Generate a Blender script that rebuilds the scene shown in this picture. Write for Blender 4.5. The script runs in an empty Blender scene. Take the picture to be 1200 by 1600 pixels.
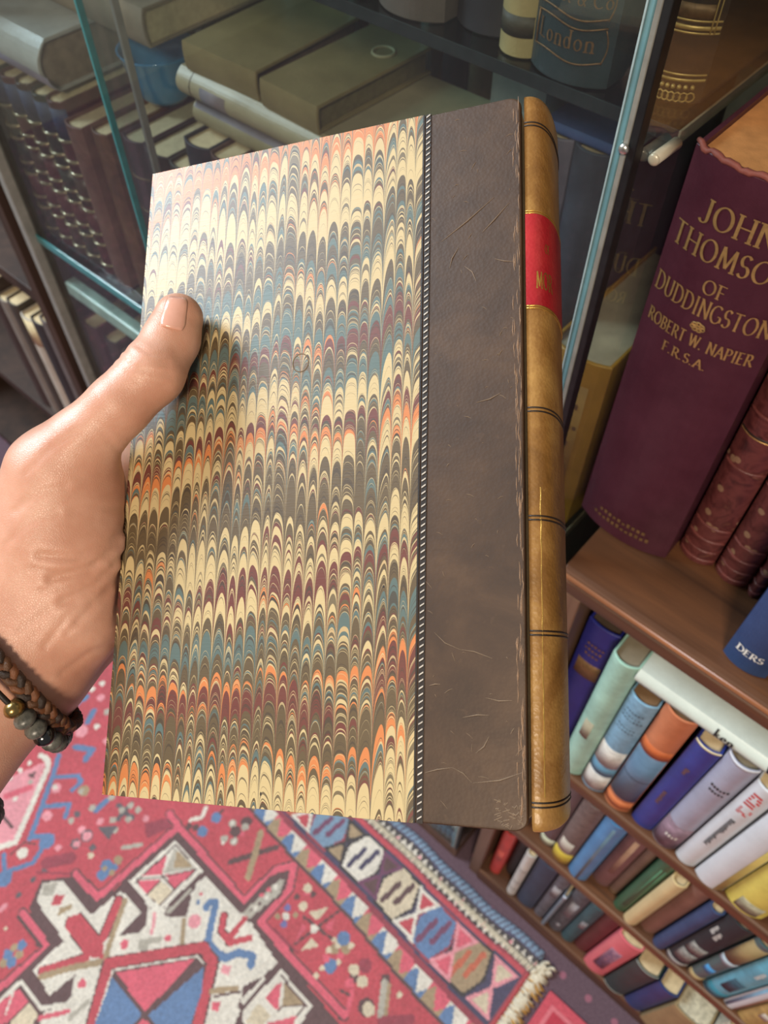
import bpy, bmesh, math, random
import numpy as np
from mathutils import Vector, Matrix

# ------------------------------------------------------------------ camera
C = bpy.context.scene.collection
SC = bpy.context.scene
M = np.array([[0.7461701, 0.5346023, -0.3967752],
              [0.6657077, -0.6062653, 0.4350583],
              [-0.0079678, -0.5887638, -0.8082659]])   # rows: world x, y, z in (right, down, forward)
CAM = np.array([0.0, -0.31, 1.402])
FPX = 1263.7
cam_data = bpy.data.cameras.new('camera')
cam = bpy.data.objects.new('camera', cam_data)
C.objects.link(cam)
cam_data.sensor_fit = 'VERTICAL'
cam_data.sensor_height = 36.0
cam_data.lens = 36.0 * FPX / 1600.0
cam_data.clip_start = 0.01
rot = Matrix(((M[0][0], -M[0][1], -M[0][2]), (M[1][0], -M[1][1], -M[1][2]), (M[2][0], -M[2][1], -M[2][2])))
cam.matrix_world = Matrix.Translation(Vector(CAM)) @ rot.to_4x4()
cam_data.dof.use_dof = True
cam_data.dof.focus_distance = 0.275
cam_data.dof.aperture_fstop = 18.0
SC.camera = cam

# ------------------------------------------------------------------ light
SC.view_settings.view_transform = 'Standard'
SC.view_settings.look = 'None'
SC.view_settings.exposure = 0.0
SC.view_settings.gamma = 1.0
SC.view_settings.use_curve_mapping = False
world = bpy.data.worlds.new('room_light')
SC.world = world
world.use_nodes = True
world.node_tree.nodes['Background'].inputs[0].default_value = (0.87, 0.88, 0.90, 1)
world.node_tree.nodes['Background'].inputs[1].default_value = 0.25


def area_light(name, loc, target, sx, sy, power, col):
    d = bpy.data.lights.new(name, 'AREA')
    d.shape = 'RECTANGLE'
    d.size, d.size_y, d.energy, d.color = sx, sy, power, col
    o = bpy.data.objects.new(name, d)
    C.objects.link(o)
    o.location = loc
    o.rotation_euler = (Vector(target) - Vector(loc)).to_track_quat('-Z', 'Y').to_euler()
    return o


area_light('window_daylight', (-2.15, -0.66, 2.48), (-0.1, -0.15, 1.2), 0.8, 0.8, 92.0, (0.80, 0.91, 1.0))
area_light('warm_ceiling_lamp', (0.75, -1.75, 2.65), (-0.15, -0.3, .6), 0.5, 0.5, 52.0, (1.0, 0.83, 0.64))

# ------------------------------------------------------------------ helpers


def s2l(c):
    return tuple((v / 12.92 if v <= 0.04045 else ((v + 0.055) / 1.055) ** 2.4) for v in c)


def rgb(r, g, b):
    return s2l((r / 255.0, g / 255.0, b / 255.0)) + (1.0,)


def w(cv):
    """camera space (right, down, forward) metres -> world"""
    return Vector(CAM + M @ np.array(cv, float))


def mesh_obj(name, verts, faces, mat=None, parent=None, smooth=False, mats=None, fmat=None):
    me = bpy.data.meshes.new(name)
    me.from_pydata([tuple(v) for v in verts], [], [tuple(f) for f in faces])
    for m in (mats or ([mat] if mat else [])):
        me.materials.append(m)
    if fmat is not None:
        me.polygons.foreach_set('material_index', fmat)
    if smooth:
        me.polygons.foreach_set('use_smooth', [True] * len(me.polygons))
    me.update()
    o = bpy.data.objects.new(name, me)
    C.objects.link(o)
    if parent is not None:
        o.parent = parent
    return o


def empty(name, loc, label=None, cat=None, group=None, rz=0.0):
    o = bpy.data.objects.new(name, None)
    o.empty_display_size = 0.02
    C.objects.link(o)
    o.location = loc
    o.rotation_euler = (0, 0, rz)
    tag(o, label, cat, group)
    return o


def tag(o, label=None, cat=None, group=None, kind=None):
    for k, v in (('label', label), ('category', cat), ('group', group), ('kind', kind)):
        if v:
            o[k] = v
    return o


class MB:
    """collects verts and faces of one mesh"""

    def __init__(s):
        s.v, s.f = [], []

    def add(s, v, f):
        n = len(s.v)
        s.v += [tuple(p) for p in v]
        s.f += [tuple(i + n for i in q) for q in f]
        return s

    def box(s, x0, x1, y0, y1, z0, z1, b=0.0):
        if b <= 0:
            v = [(x, y, z) for z in (z0, z1) for y in (y0, y1) for x in (x0, x1)]
            return s.add(v, [(0, 2, 3, 1), (4, 5, 7, 6), (0, 1, 5, 4), (2, 6, 7, 3), (0, 4, 6, 2), (1, 3, 7, 5)])
        b = min(b, (x1 - x0) * .49, (y1 - y0) * .49, (z1 - z0) * .49)
        bm = bmesh.new()
        bmesh.ops.create_cube(bm, size=1.0)
        for q in bm.verts:
            q.co = Vector(((x0 + x1) / 2 + q.co.x * (x1 - x0), (y0 + y1) / 2 + q.co.y * (y1 - y0), (z0 + z1) / 2 + q.co.z * (z1 - z0)))
        bmesh.ops.bevel(bm, geom=list(bm.edges), offset=b, segments=2, affect='EDGES', profile=.5)
        bm.verts.index_update()
        s.add([q.co[:] for q in bm.verts], [[q.index for q in f.verts] for f in bm.faces])
        bm.free()
        return s

    def prism(s, prof, a0, a1, axis):
        """extrude a closed 2-D profile along axis 0, 1 or 2 (profile gives the other two coordinates in order)"""
        n = len(prof)

        def pt(p, a):
            q = [p[0], p[1]]
            q.insert(axis, a)
            return tuple(q)
        v = [pt(p, a0) for p in prof] + [pt(p, a1) for p in prof]
        f = [(i, (i + 1) % n, n + (i + 1) % n, n + i) for i in range(n)]
        f += [tuple(range(n - 1, -1, -1)), tuple(range(n, 2 * n))]
        return s.add(v, f)

    def tube(s, pts, rad, n=8, closed=False):
        pts = [Vector(p) for p in pts]
        m = len(pts)
        rads = rad if hasattr(rad, '__len__') else [rad] * m
        rings = []
        up = Vector((0.13, 0.31, 0.94))
        for i, p in enumerate(pts):
            t = (pts[(i + 1) % m] - pts[i - 1]) if closed else (pts[min(i + 1, m - 1)] - pts[max(i - 1, 0)])
            t.normalize()
            a = up - t * up.dot(t)
            if a.length < 1e-4:
                a = t.orthogonal()
            a.normalize()
            up = a
            b = t.cross(a)
            rings.append([p + (a * math.cos(k * 2 * math.pi / n) + b * math.sin(k * 2 * math.pi / n)) * rads[i] for k in range(n)])
        v = [q for r in rings for q in r]
        f = []
        for i in range(m if closed else m - 1):
            j = (i + 1) % m
            for k in range(n):
                f.append((i * n + k, i * n + (k + 1) % n, j * n + (k + 1) % n, j * n + k))
        if not closed:
            f.append(tuple(range(n - 1, -1, -1)))
            f.append(tuple((m - 1) * n + k for k in range(n)))
        return s.add(v, f)

    def ball(s, c, r, nu=12, nv=8, sc=(1, 1, 1)):
        v, f = [], []
        for i in range(nv + 1):
            th = math.pi * i / nv
            for k in range(nu):
                ph = 2 * math.pi * k / nu
                v.append((c[0] + r * sc[0] * math.sin(th) * math.cos(ph), c[1] + r * sc[1] * math.sin(th) * math.sin(ph), c[2] + r * sc[2] * math.cos(th)))
        for i in range(nv):
            for k in range(nu):
                f.append((i * nu + k, (i + 1) * nu + k, (i + 1) * nu + (k + 1) % nu, i * nu + (k + 1) % nu))
        return s.add(v, f)

    def build(s, name, mat, parent=None, smooth=False):
        return mesh_obj(name, s.v, s.f, mat, parent, smooth)


# ------------------------------------------------------------------ node material helpers
class NT:
    def __init__(s, name):
        s.m = bpy.data.materials.new(name)
        s.m.use_nodes = True
        s.t = s.m.node_tree
        s.t.nodes.clear()
        s.out = s.t.nodes.new('ShaderNodeOutputMaterial')

    def node(s, kind, **kw):
        n = s.t.nodes.new(kind)
        for k, v in kw.items():
            setattr(n, k, v)
        return n

    def link(s, a, b):
        s.t.links.new(a, b)

    def put(s, sock, v):
        if isinstance(v, X):
            v = v.s
        if isinstance(v, bpy.types.NodeSocket):
            s.link(v, sock)
        elif v is not None:
            sock.default_value = v

    def math(s, op, a, b=None, c=None, clamp=False):
        n = s.node('ShaderNodeMath', operation=op, use_clamp=clamp)
        for i, v in enumerate((a, b, c)):
            if v is not None:
                s.put(n.inputs[i], v)
        return X(s, n.outputs[0])

    def coord(s, kind='Object'):
        return s.node('ShaderNodeTexCoord').outputs[kind]

    def xyz(s, vec):
        n = s.node('ShaderNodeSeparateXYZ')
        s.put(n.inputs[0], vec)
        return X(s, n.outputs[0]), X(s, n.outputs[1]), X(s, n.outputs[2])

    def comb(s, x, y, z):
        n = s.node('ShaderNodeCombineXYZ')
        for i, v in enumerate((x, y, z)):
            s.put(n.inputs[i], v)
        return n.outputs[0]

    def noise(s, vec=None, scale=5.0, detail=2.0, rough=.5, dist=0.0, dim='3D', wv=None):
        n = s.node('ShaderNodeTexNoise', noise_dimensions=dim)
        if vec is not None:
            s.put(n.inputs['Vector'], vec)
        if wv is not None:
            s.put(n.inputs['W'], wv)
        n.inputs['Scale'].default_value = scale
        n.inputs['Detail'].default_value = detail
        n.inputs['Roughness'].default_value = rough
        n.inputs['Distortion'].default_value = dist
        return X(s, n.outputs[0])

    def white(s, wv, vec=None):
        n = s.node('ShaderNodeTexWhiteNoise', noise_dimensions='1D' if vec is None else '2D')
        if vec is None:
            s.put(n.inputs['W'], wv)
        else:
            s.put(n.inputs['Vector'], vec)
        return X(s, n.outputs['Value'])

    def ramp(s, fac, stops, interp='LINEAR'):
        n = s.node('ShaderNodeValToRGB')
        cr = n.color_ramp
        cr.interpolation = interp
        while len(cr.elements) < len(stops):
            cr.elements.new(.5)
        for e, (p, c) in zip(cr.elements, stops):
            e.position = p
            e.color = c
        s.put(n.inputs[0], fac)
        return n.outputs[0]

    def mix(s, f, a, b, blend='MIX'):
        n = s.node('ShaderNodeMix', data_type='RGBA', blend_type=blend)
        s.put(n.inputs[0], f)
        s.put(n.inputs[6], a)
        s.put(n.inputs[7], b)
        return n.outputs[2]

    def bump(s, h, strength=.3, dist=.001):
        n = s.node('ShaderNodeBump')
        n.inputs['Strength'].default_value = strength
        n.inputs['Distance'].default_value = dist
        s.put(n.inputs['Height'], h)
        return n.outputs[0]

    def pbr(s, col, rough=.5, metal=0.0, normal=None, spec=.5, coat=0.0, coat_rough=.1, sss=0.0, sheen=0.0):
        n = s.node('ShaderNodeBsdfPrincipled')
        s.put(n.inputs['Base Color'], col)
        s.put(n.inputs['Roughness'], rough)
        s.put(n.inputs['Metallic'], metal)
        s.put(n.inputs['Specular IOR Level'], spec)
        s.put(n.inputs['Coat Weight'], coat)
        s.put(n.inputs['Coat Roughness'], coat_rough)
        if sss:
            s.put(n.inputs['Subsurface Weight'], sss)
            n.inputs['Subsurface Radius'].default_value = (1.0, .35, .2)
            n.inputs['Subsurface Scale'].default_value = .004
        if sheen:
            s.put(n.inputs['Sheen Weight'], sheen)
        if normal is not None:
            s.put(n.inputs['Normal'], normal)
        s.link(n.outputs[0], s.out.inputs[0])
        return s.m


class X:
    """a float socket with arithmetic"""

    def __init__(s, nt, sock):
        s.nt, s.s = nt, sock

    def __add__(s, o): return s.nt.math('ADD', s, o)
    def __radd__(s, o): return s.nt.math('ADD', o, s)
    def __sub__(s, o): return s.nt.math('SUBTRACT', s, o)
    def __rsub__(s, o): return s.nt.math('SUBTRACT', o, s)
    def __mul__(s, o): return s.nt.math('MULTIPLY', s, o)
    def __rmul__(s, o): return s.nt.math('MULTIPLY', o, s)
    def __truediv__(s, o): return s.nt.math('DIVIDE', s, o)
    def __rtruediv__(s, o): return s.nt.math('DIVIDE', o, s)
    def floor(s): return s.nt.math('FLOOR', s)
    def fract(s): return s.nt.math('FRACT', s)
    def abs(s): return s.nt.math('ABSOLUTE', s)
    def pow(s, e): return s.nt.math('POWER', s, e)
    def gt(s, e): return s.nt.math('GREATER_THAN', s, e)
    def lt(s, e): return s.nt.math('LESS_THAN', s, e)
    def clamp(s): return s.nt.math('ADD', s, 0.0, clamp=True)


MATS = {}


def mat(name, col, rough=.5, metal=0.0, vary=.18, scale=60.0, bump=.15, spec=.5, coat=0.0, coat_rough=.1):
    """plain coloured surface with a mottled tone and a fine grain"""
    if name in MATS:
        return MATS[name]
    n = NT(name)
    c = n.coord()
    a = n.noise(c, scale=scale, detail=4, rough=.6)
    f = n.noise(c, scale=scale * 14, detail=2)
    dark = tuple(v * (1 - vary) for v in col[:3]) + (1,)
    lite = tuple(min(1, v * (1 + vary) + .004) for v in col[:3]) + (1,)
    cc = n.ramp(a, [(.3, dark), (.7, lite)])
    MATS[name] = n.pbr(cc, rough, metal, n.bump(f, bump, .0006), spec, coat, coat_rough)
    return MATS[name]

# ------------------------------------------------------------------ lettering: strokes laid on a surface
def _arc(cx, cy, rx, ry, a0, a1, n=14):
    return [(cx + rx * math.cos(math.radians(a0 + (a1 - a0) * i / n)), cy + ry * math.sin(math.radians(a0 + (a1 - a0) * i / n))) for i in range(n + 1)]


GL = {  # glyph: width, strokes, serif centres (x, y)
    'A': (.74, [[(0.03, 0), (.37, 1)], [(.37, 1), (.71, 0)], [(.16, .36), (.58, .36)]], [(.03, 0), (.71, 0)]),
    'B': (.6, [[(.1, 0), (.1, 1)], [(.1, 1)] + _arc(.28, .76, .22, .24, 90, -90) + [(.1, .52)], [(.1, .52)] + _arc(.3, .26, .25, .26, 90, -90) + [(.1, 0)]], [(.06, 0), (.06, 1)]),
    'C': (.72, [_arc(.40, .5, .37, .5, 48, 312, 20)], []),
    'D': (.74, [[(.1, 0), (.1, 1)], [(.1, 1)] + _arc(.26, .5, .44, .5, 90, -90, 20) + [(.1, 0)]], [(.06, 0), (.06, 1)]),
    'E': (.56, [[(.1, 0), (.1, 1)], [(.1, 1), (.5, 1)], [(.1, .52), (.42, .52)], [(.1, 0), (.53, 0)]], [(.06, 0), (.06, 1)]),
    'F': (.54, [[(.1, 0), (.1, 1)], [(.1, 1), (.5, 1)], [(.1, .52), (.42, .52)]], [(.1, 0), (.06, 1)]),
    'G': (.76, [_arc(.40, .5, .37, .5, 48, 335, 20), [(.73, .40), (.73, .12)], [(.52, .42), (.74, .42)]], []),
    'H': (.76, [[(.1, 0), (.1, 1)], [(.66, 0), (.66, 1)], [(.1, .52), (.66, .52)]], [(.1, 0), (.1, 1), (.66, 0), (.66, 1)]),
    'I': (.3, [[(.15, 0), (.15, 1)]], [(.15, 0), (.15, 1)]),
    'J': (.46, [[(.34, 1), (.34, .22)] + _arc(.16, .2, .18, .22, 0, -150, 8)], [(.34, 1)]),
    'K': (.68, [[(.1, 0), (.1, 1)], [(.58, 1), (.1, .45)], [(.24, .6), (.66, 0)]], [(.1, 0), (.1, 1), (.64, 0)]),
    'L': (.56, [[(.1, 0), (.1, 1)], [(.1, 0), (.54, 0)]], [(.06, 0), (.1, 1)]),
    'M': (.88, [[(.08, 0), (.14, 1)], [(.14, 1), (.44, .1)], [(.44, .1), (.74, 1)], [(.74, 1), (.8, 0)]], [(.08, 0), (.8, 0)]),
    'N': (.76, [[(.1, 0), (.1, 1)], [(.1, 1), (.66, 0)], [(.66, 0), (.66, 1)]], [(.1, 0), (.08, 1), (.66, 1)]),
    'O': (.84, [_arc(.42, .5, .37, .5, 0, 360, 28)], []),
    'P': (.58, [[(.1, 0), (.1, 1)], [(.1, 1)] + _arc(.29, .74, .24, .26, 90, -90) + [(.1, .48)]], [(.1, 0), (.06, 1)]),
    'R': (.66, [[(.1, 0), (.1, 1)], [(.1, 1)] + _arc(.29, .75, .22, .25, 90, -90) + [(.1, .5)], [(.3, .5), (.64, 0)]], [(.1, 0), (.06, 1), (.64, 0)]),
    'S': (.52, [_arc(.26, .75, .2, .25, 30, 270, 12) + _arc(.26, .26, .22, .26, 90, -150, 12)], []),
    'T': (.64, [[(.32, 0), (.32, 1)], [(.02, 1), (.62, 1)]], [(.32, 0)]),
    'U': (.72, [[(.1, 1), (.1, .32)] + _arc(.36, .32, .26, .32, 180, 360, 12) + [(.62, 1)]], [(.1, 1), (.62, 1)]),
    'V': (.72, [[(.04, 1), (.36, 0)], [(.36, 0), (.68, 1)]], [(.04, 1), (.68, 1)]),
    'W': (1.0, [[(.03, 1), (.27, 0)], [(.27, 0), (.5, 1)], [(.5, 1), (.73, 0)], [(.73, 0), (.97, 1)]], [(.03, 1), (.5, 1), (.97, 1)]),
    'Y': (.7, [[(.04, 1), (.35, .45)], [(.66, 1), (.35, .45)], [(.35, .45), (.35, 0)]], [(.04, 1), (.66, 1), (.35, 0)]),
    '.': (.24, [[(.08, 0), (.08, .1)]], []),
    '&': (.74, [[(.68, 0), (.2, .7)] + _arc(.33, .8, .15, .2, 200, -30, 8) + [(.12, .38)] + _arc(.3, .22, .22, .22, 150, 350, 10) + [(.66, .45)]], []),
    'o': (.52, [_arc(.26, .3, .2, .3, 0, 360, 18)], []),
    'n': (.54, [[(.1, 0), (.1, .6)], [(.1, .42)] + _arc(.27, .4, .17, .2, 160, 0, 8) + [(.44, 0)]], [(.1, 0), (.44, 0)]),
    'd': (.54, [_arc(.24, .3, .18, .3, 0, 360, 16), [(.42, 0), (.42, 1)]], [(.42, 1)]),
    'r': (.42, [[(.1, 0), (.1, .6)], [(.1, .4)] + _arc(.28, .42, .16, .18, 160, 40, 6)], [(.1, 0)]),
    's': (.4, [_arc(.2, .45, .14, .15, 30, 270, 8) + _arc(.2, .15, .15, .15, 90, -150, 8)], []),
    't': (.36, [[(.16, .9), (.16, .05), (.3, 0)], [(.03, .6), (.3, .6)]], []),
    'k': (.5, [[(.1, 0), (.1, 1)], [(.42, .6), (.1, .25)], [(.2, .34), (.46, 0)]], [(.1, 0)]),
    'e': (.5, [[(.08, .32), (.44, .34)] + _arc(.26, .3, .19, .3, 10, 310, 14)], []),
    'h': (.54, [[(.1, 0), (.1, 1)], [(.1, .42)] + _arc(.27, .4, .17, .2, 160, 0, 8) + [(.44, 0)]], [(.1, 0)]),
    'a': (.5, [[(.1, .5)] + _arc(.26, .42, .16, .18, 120, 0, 6) + [(.42, 0)], _arc(.25, .17, .17, .17, 60, 300, 10)], []),
    'i': (.24, [[(.12, 0), (.12, .6)], [(.12, .8), (.12, .92)]], [(.12, 0)]),
}


def text_width(txt, size, gap=.13, xs=1.0):
    return xs * sum((GL[c][0] + gap) if c in GL else .42 for c in txt) * size - gap * size * xs


def text_strips(txt, size, thick=.15, thin=.05, serif=.13, gap=.13, xs=1.0):
    """quads of a line of lettering in the plane, origin at its left end on the baseline"""
    px, pz = math.cos(math.radians(18)), math.sin(math.radians(18))
    out, x0 = [], 0.0
    for ch in txt:
        if ch not in GL:
            x0 += .42
            continue
        wd, strokes, ser = GL[ch]
        segs = [list(s) for s in strokes]
        if serif:
            segs += [[(sx - serif, sy), (sx + serif, sy)] for sx, sy in ser]
        for s in segs:
            d = []
            for a, b in zip(s[:-1], s[1:]):
                n = max(1, int(math.hypot(b[0] - a[0], b[1] - a[1]) / .14))
                d += [(a[0] + (b[0] - a[0]) * i / n, a[1] + (b[1] - a[1]) * i / n) for i in range(n)]
            d.append(s[-1])
            row = []
            for i, p in enumerate(d):
                q0, q1 = d[max(i - 1, 0)], d[min(i + 1, len(d) - 1)]
                tx, ty = q1[0] - q0[0], q1[1] - q0[1]
                ln = math.hypot(tx, ty) or 1
                tx, ty = tx / ln, ty / ln
                wd2 = max(thin, thick * abs(tx * pz - ty * px)) / 2
                row.append(((p[0] - ty * wd2, p[1] + tx * wd2), (p[0] + ty * wd2, p[1] - tx * wd2)))
            for (a, b), (c, e) in zip(row[:-1], row[1:]):
                out.append([((x0 + q[0]) * size * xs, q[1] * size) for q in (a, b, e, c)])
        x0 += wd + gap
    return out


def lay_text(mb, lines, place):
    """lines: (text, size, x, y, kw); place maps a planar point to 3-D"""
    for txt, size, x, y, kw in lines:
        for quad in text_strips(txt, size, **kw):
            mb.add([place(x + a, y + b) for a, b in quad], [(0, 1, 2, 3)])
    return mb

# ------------------------------------------------------------------ the book held in the hand
def marbled_paper():
    n = NT('combed_marbled_paper')
    x, y, z = n.xyz(n.coord())
    u = x * 100.0
    v = 23.5 - y * 100.0
    cream, olive, maroon = rgb(196, 174, 126), rgb(84, 68, 44), rgb(98, 40, 36)
    teal, orange, dark, pale = rgb(76, 98, 96), rgb(200, 118, 62), rgb(54, 42, 32), rgb(186, 158, 112)
    # teeth of the comb: columns of uneven width
    cu = u * 2.4 + 0.85 * n.noise(dim='1D', wv=u * 1.0, scale=1.25, detail=1.0)
    idx = cu.floor()
    t = (cu.fract() * 2.0 - 1.0).abs()
    t2 = t * t
    t8 = (t2 * t2) * (t2 * t2)
    hgt = 0.28 + 0.36 * n.white(idx + 3.7)
    drop = hgt * t2 + 1.1 * (t8 * t2)
    low = n.noise(n.comb(u * 0.16, v * 0.10, 1.3), scale=1.0, detail=2.0)
    drag = n.noise(dim='1D', wv=idx * 0.31, scale=1.0, detail=1.0)
    sv = v - drop + 0.17 * n.white(idx) + (drag - 0.5) * 1.7 + (low - 0.5) * 4.4
    # fine layers inside a tooth
    f = n.noise(n.comb(sv * 0.95, idx * 0.09, 0.0), scale=1.0, detail=2.2, rough=.62)
    fine = n.ramp(f, [(0.0, maroon), (.31, olive), (.345, orange), (.365, dark), (.385, cream), (.415, olive), (.455, teal), (.49, pale), (.50, olive),
                      (.545, maroon), (.57, cream), (.60, olive), (.635, orange), (.655, dark), (.67, teal), (.71, cream)], 'CONSTANT')
    # broad bands of one colour from head to tail
    zc = (sv + u * 0.24 - 1.2) / 23.5
    zone = n.ramp(zc, [(0.0, orange), (.04, cream), (.15, olive), (.20, teal), (.235, cream), (.27, olive), (.295, teal), (.335, maroon), (.365, olive), (.385, teal),
                       (.415, cream), (.47, maroon), (.49, orange), (.51, cream), (.54, olive), (.62, cream), (.675, maroon), (.705, cream), (.73, olive),
                       (.75, teal), (.785, olive), (.815, orange), (.83, maroon), (.875, olive), (.93, orange), (.955, cream)], 'CONSTANT')
    g = n.noise(n.comb(sv * 1.35, idx * 0.16, 7.0), scale=1.0, detail=1.0)
    col = n.mix(g.gt(.465), fine, zone)
    # thin drawn lines between the layers
    ln = n.noise(n.comb(sv * 2.6, idx * .4, 2.0), scale=1.0, detail=2.0)
    edge = (ln - .5).abs().lt(.011)
    col = n.mix(edge * .8, col, dark)
    edge2 = (ln - .44).abs().lt(.010)
    col = n.mix(edge2 * .85, col, cream)
    # the paper fibres and the worn look
    fib = n.noise(n.comb(x * 160.0, y * 1500.0, 0.0), scale=1.0, detail=3.0)
    soil = n.noise(n.coord(), scale=55.0, detail=4.0)
    col = n.mix(n.math('MULTIPLY', soil, .22), col, rgb(120, 100, 70))
    bump = n.bump(fib, .16, .0004)
    return n.pbr(col, .46, 0.0, bump, .5, .30, .46)


def leather(name, base, dark, lite, rough, bstr):
    n = NT(name)
    c = n.coord()
    a = n.noise(c, scale=38.0, detail=6.0, rough=.65, dist=.4)
    b = n.noise(c, scale=260.0, detail=3.0, rough=.6)
    g = n.node('ShaderNodeTexVoronoi')
    n.put(g.inputs['Vector'], c)
    g.inputs['Scale'].default_value = 900.0
    col = n.ramp(a, [(.28, dark), (.5, base), (.74, lite)])
    col = n.mix(n.math('MULTIPLY', b.gt(.66), .25), col, lite)
    h = b * .7 + X(n, g.outputs['Distance']) * .5
    return n.pbr(col, rough, 0.0, n.bump(h, bstr, .0005), .5)


o_cv = np.array([-0.0967569, 0.0969769, 0.2778902])     # lower fore-edge corner of the front board
e1 = np.array([.9403714, -.0419756, -.3375495])
e2 = np.array([-.0228978, .9829572, -.1824028])
e2 = e2 - e1 * (e2 @ e1)
e2 /= np.linalg.norm(e2)
e3 = np.cross(e2, e1)
R1, R2, R3 = M @ e1, M @ (-e2), M @ e3
held = empty('held_book', w(o_cv), 'tall half-leather book with combed marbled paper sides held up by hand', 'book')
held.rotation_mode = 'QUATERNION'
held.rotation_quaternion = Matrix(((R1[0], R2[0], R3[0]), (R1[1], R2[1], R3[1]), (R1[2], R2[2], R3[2]))).to_quaternion()


def bw(a, b, c):
    """book coordinates -> camera space"""
    return o_cv + e1 * a - e2 * b + e3 * c


BW, BH, BT = .1462, .2350, .0345
leather_brown = leather('dark_brown_calf', rgb(65, 45, 29), rgb(51, 34, 21), rgb(82, 59, 39), .52, .14)
leather_tan = leather('tan_spine_calf', rgb(138, 99, 50), rgb(104, 71, 33), rgb(178, 138, 78), .38, .35)
gilt = mat('gold_leaf', rgb(226, 180, 92), .3, .85, .2, 300, .1)
red_label = leather('red_morocco_label', rgb(158, 32, 40), rgb(128, 20, 30), rgb(180, 50, 52), .35, .3)
black_line = mat('blind_tooled_line', rgb(30, 20, 14), .5)
page_mat = mat('old_page_edge', rgb(206, 186, 146), .8, 0, .12, 200, .3)


def board(name, m, x0, x1, z0, z1, parent, y0=0.0, y1=BH, b=.0007):
    return MB().box(x0, x1, y0, y1, z0, z1, b).build(name, m, parent)


# front board: a leather-covered board with the paper side let in
pr = [(0, 0)]
for k in range(7):                                              # rounded corners at the joint
    a = math.radians(-90 + 90 * k / 6)
    pr.append((BW - .0045 + .0045 * math.cos(a), .0035 + .0035 * math.sin(a)))
for k in range(7):
    a = math.radians(90 * k / 6)
    pr.append((BW - .0045 + .0045 * math.cos(a), BH - .0035 + .0035 * math.sin(a)))
pr.append((0, BH))
front = MB().prism(pr, -.0030, -.0002, 2).build('front_board', leather_brown, held)
m_ = front.modifiers.new('soft', 'BEVEL')
m_.width, m_.segments, m_.limit_method = .0009, 3, 'ANGLE'
back = MB().prism(pr, -BT, -BT + .0028, 2).build('back_board', leather_brown, held)
back.modifiers.new('soft', 'BEVEL').width = .0008
paper = marbled_paper()
px_ = MB()
px_.box(-.0001, .1124, -.0001, BH + .0001, -.0030, .00012, .00012)
px_.build('marbled_side', paper, held)
px_ = MB().box(-.0001, .1124, -.0001, BH + .0001, -BT - .0002, -BT + .003, .0003)
px_.build('marbled_side', paper, held)
tl = MB()
tl.box(.1121, .1127, 0, BH, -.0004, .00022)
tl.build('tooled_line', black_line, held)
st = MB()
silver = mat('tooled_dashes', rgb(205, 196, 184), .35, .3)
rr = random.Random(4)
for k in range(112):
    yy = .0012 + k * (BH - .0024) / 111
    x0_, dx, dy = .11335, .00135, .00085
    st.add([(x0_, yy - .00022, .00006), (x0_ + dx, yy + dy - .00022, .00006), (x0_ + dx, yy + dy + .00022, .00006), (x0_, yy + .00022, .00006),
            (x0_, yy - .00022, .00028), (x0_ + dx, yy + dy - .00022, .00028), (x0_ + dx, yy + dy + .00022, .00028), (x0_, yy + .00022, .00028)],
           [(4, 5, 6, 7), (0, 1, 5, 4), (1, 2, 6, 5), (2, 3, 7, 6), (3, 0, 4, 7)])
st_o = st.build('tooled_dashes', silver, held)
MB().box(.11305, .1150, 0, BH, -.0004, .00004).build('tooled_groove', black_line, held)
# scuffs and scratches
sc = MB()
scr = mat('leather_scratch', rgb(124, 104, 84), .6)
known = [((.142, .196), (.133, .187)), ((.119, .186), (.137, .199)), ((.122, .176), (.125, .183)), ((.127, .176), (.131, .170)), ((.131, .1285), (.139, .131)),
         ((.137, .177), (.1435, .175)), ((.118, .0560), (.126, .051)), ((.126, .051), (.136, .0485)), ((.127, .031), (.135, .032)), ((.131, .021), (.135, .026)),
         ((.1155, .0145), (.124, .0165)), ((.124, .0165), (.130, .0125)), ((.130, .0125), (.145, .0165)), ((.1165, .040), (.120, .0405)), ((.134, .037), (.142, .0365))]
for p, q in known:
    mid = ((p[0] + q[0]) / 2 + rr.uniform(-.0008, .0008), (p[1] + q[1]) / 2 + rr.uniform(-.0008, .0008))
    sc.tube([(p[0], p[1], -.00016), (mid[0], mid[1], -.00008), (q[0], q[1], -.00016)], [.00005, .00017, .00005], 5)
for k in range(60):
    a, l = rr.uniform(0, math.pi), rr.uniform(.0006, .0032)
    x_, y_ = rr.uniform(.1165, .144), rr.uniform(.004, .231)
    sc.tube([(x_, y_, -.00020), (x_ + .5 * l * math.cos(a), y_ + .5 * l * math.sin(a) + .0002, -.00012), (min(x_ + l * math.cos(a), .1452), y_ + l * math.sin(a), -.00020)], [.00004, .00011, .00004], 4)
for k in range(40):
    x_, y_ = rr.uniform(.137, .1448), rr.uniform(.001, .008)
    sc.tube([(x_, y_, -.0002), (x_ + rr.uniform(-.001, .001), y_ + rr.uniform(-.0006, .0006), -.00013), (x_ + rr.uniform(-.0015, .0015), y_ + .0006, -.0002)], .00012, 4)
tag(sc.build('scuff_marks', scr, held), kind='stuff')
hw = MB()
for k in range(120):                                             # rubbed hinge and tail corner
    y_ = rr.uniform(.003, .23)
    x_ = rr.choice((.1437, .1446, .1452)) + rr.gauss(0, .00022)
    hw.tube([(x_, y_, -.00022), (x_ + rr.uniform(-.0003, .0003), y_ + rr.uniform(.001, .004), -.00014), (x_, y_ + rr.uniform(.004, .006), -.00022)], [.00004, .00015, .00004], 4)
tag(hw.build('hinge_wear', mat('rubbed_hinge', rgb(146, 116, 90), .6), held), kind='stuff')

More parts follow.
